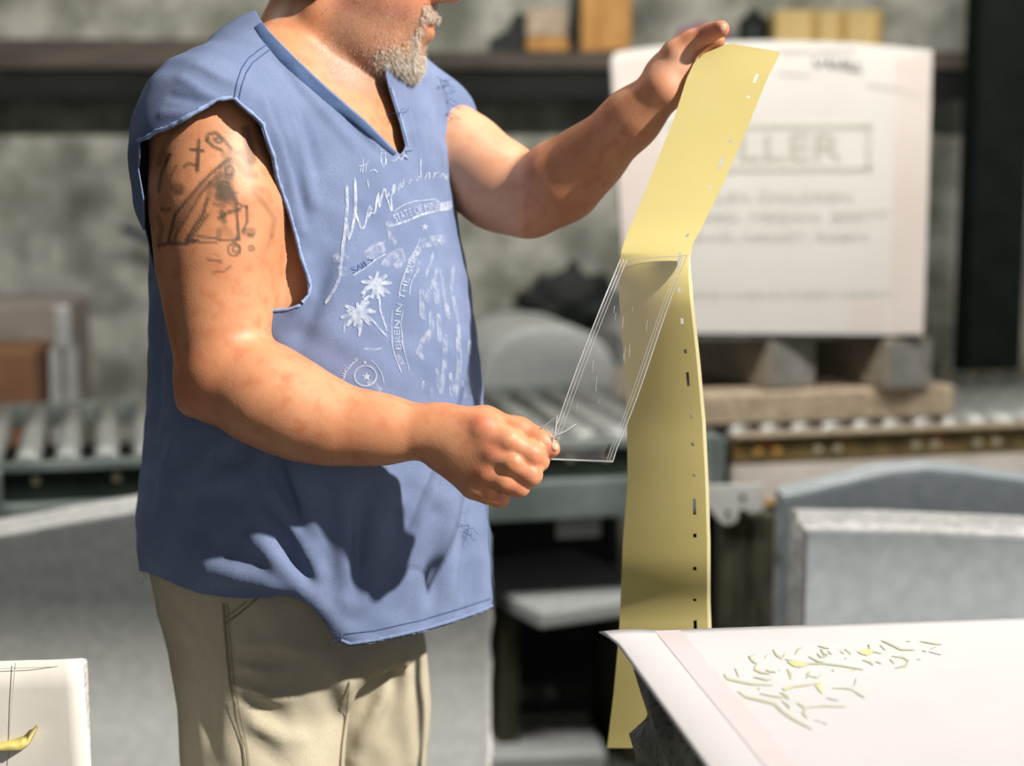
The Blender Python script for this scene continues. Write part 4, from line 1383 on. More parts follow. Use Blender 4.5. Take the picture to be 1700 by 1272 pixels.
for (cx_, cy_, r_) in ((675, 1065, 48), (805, 1055, 17), (690, 1060, 26), (600, 590, 40), (640, 470, 34), (560, 240, 24)):
    T.append(([(cx_ + r_ * math.cos(a), cy_ + r_ * math.sin(a)) for a in np.linspace(0, 6.3, 12)], 12, .6))
ink_shade = np.zeros(len(Vb))
ai = np.where(arm)[0]
ap = np.stack([bpx[ai], bpy_[ai]], 1)
for L_, w, s_ in T:
    q = np.array([(240 + x / 4.542, 180 + y / 4.542) for x, y in L_])
    d_ = seg_dist(ap, q)
    ww = w / 4.542 / 2
    v_ = s_ * np.clip(1 - (d_ - ww * .6 - .4) / (ww * .6 + 1.2), 0, 1)
    ink_shade[ai] = 1 - (1 - ink_shade[ai]) * (1 - v_ * .85)
put('ink_shade', np.clip(ink_shade * 1.25, 0, .88))
hq = (Vb - HO) @ HR
head_m = (hq[:, 0] > -.02) & (hq[:, 2] < .0) & (hq[:, 2] > -.135) & (seg_dist(Vb, [hp(.03, 0, -.05), hp(.08, 0, -.09)]) < .11)
stub = np.where(head_m, np.clip((-.012 - hq[:, 2]) / .03, 0, 1) * np.clip((hq[:, 0] + .01) / .02, 0, 1) * .45, 0)
lipd = np.minimum(seg_dist(Vb, [hp(.088, -.02, -.05), hp(.106, 0, -.056)]), seg_dist(Vb, [hp(.088, .02, -.05), hp(.106, 0, -.056)]))
lip = np.clip(1 - (lipd - .005) / .003, 0, 1) * (hq[:, 0] > .07) * (hq[:, 2] < -.048) * (hq[:, 2] > -.068)
put('stubble', stub * (1 - lip)); put('lip', lip * .4)
red = np.zeros(len(Vb))
for (x, y, Y, r_) in [(885, 760, 1.759, .012), (880, 788, 1.759, .011), (862, 808, 1.759, .010), (830, 826, 1.769, .010), (802, 705, 1.756, .012), (818, 745, 1.754, .012), (808, 782, 1.756, .011), (918, 747, 1.771, .012), (330, 660, 1.80, .03),
                      (1125, 110, 1.947, .02), (1197, 48, 1.927, .01)]:
    red = np.maximum(red, np.exp(-np.sum((Vb - PY(x, y, Y)) ** 2, 1) / r_ ** 2) * .6)
red = np.maximum(red, np.where((hq[:, 0] > .0) & (np.abs(hq[:, 2]) < .05) & (bd < 2.2) & (bpy_ < 60), .35, 0))
put('red', red)
pale = np.where((bpx > 740) & (bpx < 872) & (bpy_ > 150) & (bpy_ < 400) & (bd > 1.95), .35, 0) * np.clip((874 - bpx) / 12, 0, 1)  # far upper arm painted lighter for the sun on it, stopping at the elbow
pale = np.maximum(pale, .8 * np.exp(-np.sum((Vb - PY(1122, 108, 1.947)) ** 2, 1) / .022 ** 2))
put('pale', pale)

# ---- shirt
f_capN = f_chain(pts([(505, 95, 2.045, .062), (440, 128, 1.98, .060), (358, 205, 1.895, .070), (350, 250, 1.882, .0735), (356, 330, 1.892, .0715), (384, 430, 1.935, .060), (415, 520, 1.98, .048)]), .04)
f_capF = f_chain(pts([(585, 110, 2.08, .056), (650, 165, 2.15, .056), (698, 210, 2.20, .064), (708, 240, 2.19, .062)]), .03)
f_shneck = f_chain(pts([(548, 135, 2.05, .086), (552, 50, 2.05, .080)]), .02)
shirt_groups = [(f_torso(0.0), .03), (f_capN, .032), (f_capF, .045), (f_shneck, .03)]
def shirt_base(P):
    d = shirt_groups[0][0](P)
    for g, k in shirt_groups[1:]: d = smin(d, g(P), k)
    return d
def march(px, py, t0=1.55, t1=2.4, far=False):
    px = np.atleast_1d(np.asarray(px, float)); py = np.atleast_1d(np.asarray(py, float))
    r = FW + (px[:, None] - 850) / FPX * RT - (py[:, None] - 636) / FPX * UP
    t_ = np.full(len(px), t0)
    for _ in range(60):
        d = shirt_base(CAM + r * t_[:, None])
        t_ = np.minimum(t_ + .8 * d, t1)
    return CAM + r * t_[:, None]
# folds traced as ridges (+) and valleys (-): points, half width, height
FOLDS = [([(421, 780), (478, 861), (510, 921), (530, 977), (568, 1004)], .011, .010), ([(425, 897), (461, 937), (498, 969), (545, 1015), (572, 1050)], .009, .009), ([(440, 850), (480, 905), (515, 960), (545, 990)], .010, -.010),
         ([(482, 755), (505, 830), (522, 900)], .011, .008), ([(455, 765), (490, 850), (505, 895)], .010, -.008), ([(572, 830), (576, 900), (574, 990)], .010, .007), ([(594, 850), (594, 920), (588, 985)], .010, -.007), ([(640, 800), (625, 880), (600, 960), (585, 1030)], .014, .006),
         ([(690, 820), (660, 910), (640, 1000)], .014, -.005), ([(723, 860), (720, 940), (717, 1022)], .011, -.008), ([(752, 830), (750, 920), (744, 1010)], .011, .004), ([(775, 860), (772, 950), (768, 1010)], .009, -.006), ([(350, 950), (420, 958), (498, 981)], .011, .009), ([(320, 985), (400, 990), (480, 990)], .009, -.006),
         ([(300, 860), (350, 905), (420, 935)], .014, -.006), ([(300, 800), (350, 800), (420, 790)], .012, .006),
         ([(437, 171), (455, 220), (478, 290), (500, 380)], .006, .0050), ([(452, 175), (472, 230), (492, 300), (508, 370)], .006, -.0048), ([(474, 168), (490, 220), (505, 270), (520, 340)], .006, .0042), ([(492, 170), (510, 225), (525, 280)], .007, -.004), ([(465, 95), (505, 150), (550, 200), (585, 240)], .007, .0045), ([(480, 85), (520, 135), (570, 185), (610, 225)], .006, -.005), ([(503, 120), (545, 160), (590, 200), (625, 245)], .006, .0045),
         ([(560, 190), (600, 225), (640, 265)], .006, -.004), ([(668, 140), (680, 200), (700, 280)], .006, .004), ([(682, 130), (698, 190), (715, 260)], .006, -.004), ([(702, 125), (718, 190), (732, 270)], .006, .004), ([(722, 140), (732, 200), (740, 260)], .005, -.003),
         ([(505, 440), (508, 490), (490, 530), (470, 560)], .010, .008), ([(540, 400), (530, 470), (505, 540), (480, 600)], .014, -.006), ([(585, 400), (570, 450), (545, 500), (520, 530)], .012, .005),
         ([(300, 130), (330, 150), (360, 165)], .005, .003), ([(285, 160), (330, 170), (370, 175)], .005, -.003), ([(330, 110), (365, 130), (395, 140)], .005, .003), ([(270, 190), (310, 190), (350, 185)], .005, .003),
         ([(265, 520), (262, 620), (258, 720)], .010, -.006), ([(290, 720), (275, 800), (262, 880)], .012, .006), ([(700, 420), (705, 520), (715, 640)], .012, .003), ([(660, 440), (655, 540), (660, 640)], .014, -.003), ([(745, 430), (760, 540), (770, 650)], .010, -.003)]
FO = []
for L_, w, hgt in FOLDS:
    a = np.array(L_, float)
    dn = np.concatenate([np.linspace(a[i], a[i + 1], 4, endpoint=False) for i in range(len(a) - 1)] + [a[-1:]])
    Pw = march(dn[:, 0], dn[:, 1])
    FO.append((Pw, w, hgt, Pw.mean(0), np.max(np.linalg.norm(Pw - Pw.mean(0), axis=1))))
def shirt_post(P, d, c, r):
    for Pw, w, hgt, m_, rd in FO:
        if np.linalg.norm(c - m_) > rd + r + 3 * w: continue
        if seg_dist(c[None], Pw)[0] > r + 3 * w: continue
        ds = seg_dist(P, Pw)
        # taper towards both ends
        e = np.minimum(np.linalg.norm(P - Pw[0], axis=1), np.linalg.norm(P - Pw[-1], axis=1))
        d = d - 1.35 * hgt * np.exp(-(ds / w) ** 2) * np.clip(.35 + e / .05, 0, 1)
    d = d - .0012 * np.sin(P[:, 0] * 90 + 3 * np.sin(P[:, 2] * 40)) * np.sin(P[:, 1] * 70 + P[:, 2] * 55)
    return d
Vs, Qs = mesh_sdf(shirt_groups, PY(205, 1105, 2.03) * [1, 0, 1] + [-.02, 1.76, .0], [.02, 2.34, 1.66], .0024, shirt_post, 2)
print('shirt', len(Vs), len(Qs))
spx, spy, sd_ = proj(Vs)
# outline cuts (positive = cloth)
ARM = [(229, 238), (246, 232), (262, 221), (278, 217), (300, 202), (322, 192), (345, 179), (362, 169), (386, 166), (398, 178), (418, 192), (432, 208), (441, 236), (449, 262), (457, 296), (466, 322), (476, 352), (488, 392), (499, 428), (508, 462), (511, 478), (508, 494), (498, 504), (478, 510), (450, 512), (420, 560), (330, 560), (235, 430), (240, 370), (238, 330), (231, 280)]
rngf = np.random.default_rng(3)
ARM = [(x + rngf.normal(0, .8), y + rngf.normal(0, .8)) for x, y in ARM]
g_arm = poly_sd(spx, spy, ARM)
axn = [q[0] for q in pts([(350, 150, 1.90, 0), (352, 250, 1.89, 0), (366, 430, 1.89, 0), (380, 560, 1.89, 0)])]
behind = sd_ > np.interp(spx, [300, 380], [1.898, 1.975])
g_arm = np.where(behind, 40.0, g_arm)
NECK = [(437, 40), (452, 58), (470, 76), (492, 98), (520, 124), (548, 150), (580, 178), (606, 200), (628, 222), (646, 240), (658, 252), (664, 257), (670, 250), (673, 242), (669, 226), (664, 205), (657, 184), (650, 162), (644, 142), (640, 124), (650, 60), (640, -80), (400, -80), (425, 20)]
g_neck = poly_sd(spx, spy, NECK)
HEM = np.array([(150, 960), (237, 948), (248, 952), (265, 958), (300, 974), (335, 986), (370, 991), (410, 994), (445, 992), (470, 988), (492, 993), (515, 1006), (535, 1027), (548, 1050), (560, 1064), (580, 1073), (620, 1068), (700, 1050), (760, 1032), (800, 1018), (818, 1008), (900, 1000)], float)
near_side = (Vs[:, 1] - YT) < .25 * (Vs[:, 0] - np.interp(Vs[:, 2], rz_, rcx))
hem_y = np.where(near_side, np.interp(spx, HEM[:, 0], HEM[:, 1]), 948 + (spx - 237) / 581 * 58)
g_hem = hem_y - spy
# far armhole: end of the cap
cf = PY(698, 210, 2.20); df_ = PY(770, 266, 2.12) - cf; df_ /= np.linalg.norm(df_)
g = np.minimum(np.minimum(g_arm, g_neck), g_hem)
Vc, Fcs = clip_mesh(Vs, Qs, g)
M_shirt = mat('faded_blue_cotton', S(100, 114, 146), S(115, 128, 160), 14, .9, .0004, 900, c3=S(96, 110, 142), scale3=500, f3=(.4, .9), spec=.15)
shirt = quick_mesh('shirt', Vc - PO, Fcs, M_shirt, person)
shirt['label'] = 'faded blue cotton shirt with cut-off sleeves and a split neckline'
sm = shirt.modifiers.new('thick', 'SOLIDIFY'); sm.thickness = .0016; sm.offset = 0
bvh = BVHTree.FromPolygons([Vector(v) for v in Vc], Fcs)
def hit(px, py, lift=.0013):
    r = ray(px, py); r = r / np.linalg.norm(r)
    loc, n_, i_, d_ = bvh.ray_cast(Vector(CAM), Vector(r))
    if loc is None: return None
    n_ = np.array(n_)
    if n_ @ r > 0: n_ = -n_
    return np.array(loc) + n_ * lift - r * .0003

# ---- ribbons and tubes laid on cloth
def dens(L_, step=5.0):
    a = np.array(L_, float); out = []
    for i in range(len(a) - 1):
        k = max(1, int(np.linalg.norm(a[i + 1] - a[i]) / step))
        out += [a[i] + (a[i + 1] - a[i]) * j / k for j in range(k)]
    return out + [a[-1]]
class Acc:
    def __init__(s): s.V = []; s.F = []
    def add(s, V, Fc):
        o_ = len(s.V); s.V += [tuple(v) for v in V]; s.F += [tuple(i + o_ for i in f) for f in Fc]
    def obj(s, name, m, parent, smooth=True): return mobj(name, [np.array(v) - PO for v in s.V], s.F, m, parent, smooth)
class Split(Acc):
    def __init__(s): s.items = []
    def add(s, V, Fc):
        if Fc: s.items.append((V, Fc))
    def obj(s, name, m, parent, smooth=True):
        for V, Fc in s.items: mobj(name, [np.array(v) - PO for v in V], Fc, m, parent, smooth)
def cloth_ribbon(acc, L_, w_px, lift=.0015, taper=True):
    q = dens(L_)
    V, Fc, ok = [], [], []
    for i, p in enumerate(q):
        tn = q[min(i + 1, len(q) - 1)] - q[max(i - 1, 0)]
        tn = tn / (np.linalg.norm(tn) + 1e-9)
        nn = np.array([-tn[1], tn[0]]) * w_px / 2 * (.55 if taper and i in (0, len(q) - 1) else 1)
        A, B = hit(p[0] + nn[0], p[1] + nn[1], lift), hit(p[0] - nn[0], p[1] - nn[1], lift)
        if A is None or B is None or abs(A[1] - B[1]) > .02: ok.append(False); V += [(0, 0, 0)] * 2; continue
        ok.append(True); V += [A, B]
    for i in range(1, len(q)):
        if ok[i] and ok[i - 1]:
            Fc.append((2 * i - 2, 2 * i, 2 * i + 1, 2 * i - 1))
    used = sorted({i for f in Fc for i in f}); mp_ = {u: k for k, u in enumerate(used)}
    acc.add([V[i] for i in used], [tuple(mp_[i] for i in f) for f in Fc])
def cloth_poly(acc, L_, lift=.0014):
    Pw = [hit(x, y, lift) for x, y in L_]
    if any(p is None for p in Pw): return
    c = np.mean(np.array(L_), 0); pc = hit(c[0], c[1], lift)
    if pc is None: return
    n_ = len(Pw)
    acc.add([pc] + Pw, [(0, i + 1, (i + 1) % n_ + 1) for i in range(n_)])
def tube(acc, Pw, r, seg=5):
    V, Fc = [], []
    n_ = len(Pw)
    for i in range(n_):
        tn = Pw[min(i + 1, n_ - 1)] - Pw[max(i - 1, 0)]; tn = tn / (np.linalg.norm(tn) + 1e-9)
        a = np.cross(tn, [.3, .2, .9]); a /= np.linalg.norm(a) + 1e-9; b = np.cross(tn, a)
        rr_ = r[i] if hasattr(r, '__len__') else r
        for k in range(seg):
            t_ = 2 * math.pi * k / seg
            V.append(Pw[i] + (a * math.cos(t_) + b * math.sin(t_)) * rr_)
    for i in range(n_ - 1):
        for k in range(seg):
            j = (k + 1) % seg
            Fc.append((i * seg + k, i * seg + j, (i + 1) * seg + j, (i + 1) * seg + k))
    acc.add(V, Fc)

M_shirt_shade = mat('shaded_rib_cotton', S(56, 72, 104), S(68, 86, 120), 40, .95, .0004, 700, spec=.12)  # head's shade on the collar put into this darker blue
M_seam = mat('blue_seam_thread', S(48, 66, 108), S(60, 80, 122), 60, .9)
M_edge = mat('pale_frayed_cotton', S(122, 142, 182), S(140, 158, 196), 60, .95)
# collar band along the neckline
bandL = [(437, 39), (444, 50), (455, 62), (472, 80), (494, 102), (521, 128), (549, 154), (581, 182), (607, 204), (628, 225), (645, 243), (657, 254)]
acc = Acc()
q = dens(bandL, 5)
V, Fc = [], []
for i, p in enumerate(q):
    tn = q[min(i + 1, len(q) - 1)] - q[max(i - 1, 0)]; tn = tn / np.linalg.norm(tn)
    nn = np.array([-tn[1], tn[0]])
    w = np.interp(i / len(q), [0, .2, .75, 1], [16, 20, 14, 5])
    row = []
    for t_, lf in ((.0, .0016), (.18, .0032), (.5, .0034), (.85, .0028), (1.0, .0006)):
        P = hit(*(p + nn * (1.5 + w * t_)), lf)
        row.append(P)
    V.append(row)
ok = [all(x is not None for x in r_) for r_ in V]
flat, idx = [], {}
for i, r_ in enumerate(V):
    if ok[i]: idx[i] = len(flat); flat += r_
for i in range(1, len(V)):
    if ok[i] and ok[i - 1]:
        for k in range(4):
            Fc.append((idx[i - 1] + k, idx[i] + k, idx[i] + k + 1, idx[i - 1] + k + 1))
acc.add(flat, Fc)
co = acc.obj('collar', M_shirt_shade, shirt)
# rolled raw edges along the armhole and split neck, hem fold
acc = Split()
def edge_tube(L_, r, off=(0, 0), lift=.001):
    Pw = [hit(x + off[0], y + off[1], lift) for x, y in dens(L_, 4)]
    run = []
    for P in Pw + [None]:
        if P is not None and (not run or np.linalg.norm(P - run[-1]) < .02): run.append(P)
        else:
            if len(run) > 2: tube(acc, run, r * (1 + .25 * rngf.normal(0, 1, len(run)).clip(-1, 1)), 6)
            run = [P] if P is not None else []
edge_tube(ARM[0:9], .0022, (-1, -3)); edge_tube(ARM[8:23], .0020, (3, -1.5)); edge_tube(ARM[22:25], .0018, (1, 3))
edge_tube([(673, 243), (669, 226), (664, 205), (657, 184), (650, 162), (645, 145)], .0016, (3, 0))
acc.obj('rolled_edge', M_edge, shirt)
# hem
acc = Split()
hemL = [(566, 1062), (580, 1068), (620, 1063), (700, 1045), (760, 1027), (800, 1013), (815, 1006)]
edge_tube(hemL, .0022, (0, 0))
acc.obj('bottom_hem', M_shirt, shirt)
acc = Split()
for L_, w in (([(572, 1052), (620, 1047), (700, 1029), (760, 1011), (813, 994)], 1.6), ([(447, 72), (430, 84), (412, 98), (400, 116), (393, 138), (389, 162)], 1.8), ([(452, 80), (436, 92), (419, 105), (408, 122), (401, 142), (396, 168)], 1.8),
              ([(664, 258), (676, 266)], 1.4), ([(666, 254), (684, 250)], 1.4), ([(672, 250), (674, 262)], 1.4)):
    cloth_ribbon(acc, L_, w, .0014)
acc.obj('stitching', M_seam, shirt)
# loose threads
acc = Acc()
def thread(p0, d_, n_=5, s=.004, r=.0003):
    P = [p0]; v = np.array(d_, float)
    for k in range(n_):
        v = v + rngf.normal(0, .5, 3); v /= np.linalg.norm(v); P.append(P[-1] + v * s)
    tube(acc, P, r, 4)
for x, y in [(729, 128), (733, 132), (738, 142), (742, 152), (746, 188), (746, 200), (744, 170), (300, 203), (262, 222), (420, 196), (450, 270), (505, 455), (470, 340), (655, 182), (656, 186), (660, 186), (765, 872), (768, 880), (775, 876), (566, 1055), (552, 1062), (237, 946)]:
    P = hit(x - 3 if x > 700 and y < 300 else x, y + 2, .001)
    if P is not None:
        for k in range(3): thread(P, (rngf.normal(), -.6, rngf.normal()))
acc.obj('loose_threads', M_seam, shirt)['kind'] = 'stuff'

# ---- faded print
m = mat('worn_white_print', S(176, 188, 208), S(196, 204, 218), 60, .85, spec=.1)
nt = m.node_tree; b_ = nt.nodes['Principled BSDF']; outn = [n_ for n_ in nt.nodes if n_.type == 'OUTPUT_MATERIAL'][0]
def wear(m, lo, hi, scale=160):
    nt = m.node_tree; b_ = nt.nodes['Principled BSDF']; outn = [n_ for n_ in nt.nodes if n_.type == 'OUTPUT_MATERIAL'][0]
    tc = nt.nodes.new('ShaderNodeTexCoord'); nz = nt.nodes.new('ShaderNodeTexNoise'); nz.inputs['Scale'].default_value = scale; nz.inputs['Detail'].default_value = 3
    mr = nt.nodes.new('ShaderNodeMapRange'); mr.inputs['From Min'].default_value = .35; mr.inputs['From Max'].default_value = .62
    mr.inputs['To Min'].default_value = lo; mr.inputs['To Max'].default_value = hi
    nt.links.new(tc.outputs['Object'], nz.inputs['Vector']); nt.links.new(nz.outputs['Fac'], mr.inputs['Value'])
    nt.links.new(mr.outputs[0], b_.inputs['Alpha'])
wear(m, .25, .72)
M_pr = m
m = mat('ghosted_white_print', S(176, 186, 206), S(190, 198, 214), 60, .85, spec=.1); wear(m, .05, .38, 120); M_prf = m
Z1 = lambda L_: [(550 + x / 7.065, 240 + y / 7.065) for x, y in L_]
Z2 = lambda L_: [(540 + x / 6.36, 380 + y / 6.36) for x, y in L_]
Z3 = lambda L_: [(540 + x / 6.07, 540 + y / 6.07) for x, y in L_]
script = Split()
for L_, w in [([(175, 480), (180, 700), (165, 900), (150, 1080), (120, 1272)], 5), ([(175, 900), (190, 1020), (200, 1125), (230, 1030), (262, 860), (275, 700), (272, 560), (268, 400)], 4.5), ([(268, 420), (285, 640), (275, 800), (300, 880), (340, 990), (370, 985), (400, 900), (420, 770), (445, 720), (460, 760), (420, 865)], 3.6),
              ([(420, 865), (460, 800), (490, 815), (510, 760), (530, 600), (540, 570), (545, 660), (555, 745)], 3.2), ([(555, 745), (570, 640), (610, 520), (625, 530), (635, 640), (660, 560), (670, 620)], 3), ([(720, 470), (700, 540), (715, 580), (740, 520), (735, 470), (690, 620), (700, 780), (690, 790), (650, 640)], 2.8),
              ([(770, 560), (790, 470), (810, 450), (800, 520), (830, 480), (840, 400)], 2.2), ([(900, 470), (910, 420), (940, 410)], 2), ([(990, 430), (1005, 380), (1040, 390), (1035, 260), (1040, 170)], 2.4), ([(1080, 420), (1110, 340), (1140, 330), (1130, 420)], 2.2), ([(1180, 400), (1200, 340), (1240, 330)], 2), ([(1260, 390), (1300, 340), (1340, 420), (1350, 350)], 2.4),
              ([(310, 260), (410, 235)], 2), ([(360, 170), (370, 260), (355, 340)], 2), ([(330, 330), (345, 260)], 1.8), ([(390, 330), (400, 240), (430, 180)], 2), ([(440, 320), (470, 300), (500, 300), (530, 330)], 2), ([(415, 420), (428, 510)], 2),
              ([(590, 60), (570, 130), (575, 210), (600, 275), (630, 220), (625, 100), (595, 120)], 2.2), ([(560, 60), (620, 70)], 1.8), ([(690, 200), (740, 190), (780, 150), (800, 190), (850, 130), (880, 160)], 2), ([(820, 60), (880, 160)], 1.8)]:
    cloth_ribbon(script, Z1(L_), w)
for L_, w in [([(210, 0), (190, 180), (160, 420), (150, 520), (90, 650), (0, 790)], 4.6), ([(285, 0), (245, 120)], 3)]:
    cloth_ribbon(script, Z2(L_), w)
script.obj('script_lettering', M_pr, shirt)
# banners
ban = Split()
cloth_ribbon(ban, Z1([(650, 960), (760, 940), (880, 900), (1020, 835), (1200, 785), (1390, 755)]), 4); cloth_ribbon(ban, Z1([(720, 790), (840, 710), (960, 670), (1240, 640)]), 1.8)
cloth_ribbon(ban, Z1([(1240, 740), (1330, 720), (1400, 700)]), 12, taper=False)
cloth_ribbon(ban, Z2([(280, 495), (400, 430), (520, 330), (630, 265)]), 2.4); cloth_ribbon(ban, Z2([(420, 250), (500, 190), (620, 140)]), 1.8)
cloth_ribbon(ban, Z2([(770, 700), (800, 560), (880, 350), (960, 190), (990, 100)]), 1.6); cloth_ribbon(ban, Z2([(880, 700), (900, 560), (980, 420)]), 1.6); cloth_ribbon(ban, Z2([(700, 860), (690, 1000), (700, 1272)]), 1.6); cloth_ribbon(ban, Z2([(820, 850), (790, 1000), (820, 1272)]), 1.6)
cloth_ribbon(ban, Z3([(660, 160), (690, 300), (760, 480)]), 1.6); cloth_ribbon(ban, Z3([(760, 150), (800, 300), (840, 460)]), 1.6)
for cx_, cy_, rr_ in ((245, 515, 37), (245, 515, 40)):
    cloth_ribbon(ban, [(540 + 400 / 6.07 + rr_ * .47 * math.cos(a), 540 + 510 / 6.07 + rr_ * .44 * math.sin(a)) for a in np.linspace(0, 6.3, 26)], 1.3, taper=False)
cloth_ribbon(ban, Z3([(180, 560), (200, 480), (260, 400), (330, 340)]), 1.4); cloth_ribbon(ban, Z3([(590, 600), (560, 480), (510, 400), (450, 350)]), 1.4)
ban.obj('banner_lines', M_pr, shirt)
# small stars
stars = Split()
def star(cx_, cy_, r_):
    cloth_poly(stars, [(cx_ + (r_ if k % 2 == 0 else r_ * .42) * math.cos(-math.pi / 2 + k * math.pi / 5), cy_ + (r_ if k % 2 == 0 else r_ * .42) * math.sin(-math.pi / 2 + k * math.pi / 5)) for k in range(10)])
for x, y, r_ in ((550 + 1085 / 7.065, 240 + 970 / 7.065, 7), (540 + 395 / 6.07, 540 + 375 / 6.07, 4), (540 + 130 / 6.36, 380 + 310 / 6.36, 6), (540 + 410 / 6.07, 540 + 520 / 6.07, 8), (727, 400, 5)):
    star(x, y, r_)
stars.obj('printed_stars', M_pr, shirt)
# pale banner ends and medallions
fill = Split()
cloth_ribbon(fill, Z2([(80, 320), (180, 300), (230, 330)]), 16); cloth_ribbon(fill, Z2([(140, 400), (180, 440), (200, 500)]), 14); cloth_ribbon(fill, Z2([(420, 300), (520, 220), (620, 190)]), 20); cloth_ribbon(fill, Z2([(1000, 170), (1120, 130), (1250, 110)]), 17)
cloth_ribbon(fill, Z2([(600, 400), (680, 300), (780, 240), (800, 330), (720, 410)]), 14); cloth_ribbon(fill, Z1([(650, 900), (690, 1000), (700, 1130), (750, 1165)]), 12); cloth_ribbon(fill, Z2([(880, 380), (940, 260), (985, 190)]), 12); cloth_ribbon(fill, Z2([(960, 470), (985, 350)]), 8)
# sails and rigging streaks
for L_, w in [([(1050, 500), (1110, 330), (1130, 240)], 5), ([(1180, 400), (1100, 640)], 6), ([(1200, 420), (1240, 700), (1300, 960)], 5), ([(1340, 400), (1320, 640), (1390, 980)], 6), ([(1010, 640), (1010, 900), (1040, 960)], 9), ([(1100, 860), (1110, 1060), (980, 1230)], 8), ([(1260, 780), (1290, 960)], 8), ([(1150, 560), (1170, 800)], 9), ([(1080, 640), (1060, 780)], 8), ([(1400, 1000), (1380, 1272)], 7), ([(1180, 900), (1200, 1200)], 8)]:
    cloth_ribbon(fill, Z2(L_), w)
for L_, w in [([(960, 200), (930, 280), (980, 350)], 9), ([(1040, 60), (1000, 200)], 9), ([(1200, 100), (1190, 400), (1150, 700)], 8), ([(1330, 60), (1340, 400), (1290, 720)], 9), ([(1440, 150), (1450, 500), (1480, 760)], 7), ([(1110, 430), (1130, 650)], 6), ([(1250, 480), (1260, 720)], 7), ([(980, 560), (970, 640)], 6), ([(1060, 620), (1070, 740)], 6), ([(1380, 560), (1400, 740)], 7), ([(720, 300), (780, 400)], 9), ([(420, 590), (440, 570), (560, 660)], 9), ([(380, 240), (480, 250), (560, 235)], 4)]:
    cloth_ribbon(fill, Z3(L_), w)
fill.obj('ghosted_artwork', M_prf, shirt)
# palm crowns
palm = Split()
for cx_, cy_, rad_, tr_ in ((540 + 520 / 6.36, 380 + 590 / 6.36, 24, [(500, 700), (430, 730), (360, 830)]), (540 + 350 / 6.36, 380 + 890 / 6.36, 25, [(380, 960), (350, 1140)])):
    for k in range(13):
        a = 2 * math.pi * k / 13 + rngf.normal(0, .12); L1 = rad_ * rngf.uniform(.7, 1.25)
        cloth_ribbon(palm, [(cx_, cy_), (cx_ + .5 * L1 * math.cos(a), cy_ + .42 * L1 * math.sin(a)), (cx_ + L1 * math.cos(a), cy_ + .85 * L1 * math.sin(a) + 3)], 6.5)
    cloth_poly(palm, [(cx_ + 10 * math.cos(a), cy_ + 9 * math.sin(a)) for a in np.linspace(0, 6.28, 11)[:-1]])
    cloth_ribbon(palm, Z2(tr_), 4.5)
for L_ in ([(560, 700), (570, 860), (640, 1080)], [(470, 940), (560, 1050), (640, 1140)], [(190, 1100), (200, 990)], [(420, 650), (390, 730), (440, 760)]):
    cloth_ribbon(palm, Z2(L_), 3)
palm.obj('printed_palms', M_pr, shirt)
# block lettering bent along baselines
def bent_text(body, base, size_px, m, stretch=1.0):
    V, Fc = text_geo(body, 1.0, 'LEFT')
    V = V[:, :2] - V[:, :2].min(0)
    q = np.array(dens(base, 2)); seg = np.linalg.norm(np.diff(q, axis=0), axis=1); cum = np.concatenate([[0], np.cumsum(seg)])
    sc = cum[-1] / V[:, 0].max()
    out = []
    for x, y in V:
        s_ = x * sc
        px = np.interp(s_, cum, q[:, 0]); py = np.interp(s_, cum, q[:, 1])
        e = 2.0
        t2 = np.array([np.interp(min(s_ + e, cum[-1]), cum, q[:, 0]) - np.interp(max(s_ - e, 0), cum, q[:, 0]), np.interp(min(s_ + e, cum[-1]), cum, q[:, 1]) - np.interp(max(s_ - e, 0), cum, q[:, 1])])
        t2 /= np.linalg.norm(t2) + 1e-9
        nn = np.array([t2[1], -t2[0]])
        P = hit(px + nn[0] * y * size_px, py + nn[1] * y * size_px, .0016)
        out.append(P)
    Fc = [f for f in Fc if all(out[i] is not None for i in f)]
    used = sorted({i for f in Fc for i in f}); mp_ = {u: k for k, u in enumerate(used)}
    if used: mobj('lettering', [out[i] - PO for i in used], [tuple(mp_[i] for i in f) for f in Fc], m, shirt)
bent_text('STATE OF MIND', Z1([(745, 920), (900, 850), (1060, 800), (1280, 745)]), 19, M_pr)
M_prd = mat('print_knockout_blue', S(80, 100, 146), S(92, 112, 158), 30, .9)
bent_text('SAILS', Z2([(290, 470), (400, 420), (510, 340)]), 15, M_prd)
bent_text('BREN IN THE SUN', Z2([(800, 1272), (775, 1050), (800, 850), (850, 650), (900, 480), (985, 260)]), 14, M_pr)
bent_text('NIGHT', Z3([(180, 570), (215, 470), (300, 370), (340, 350)]), 8, M_pr)

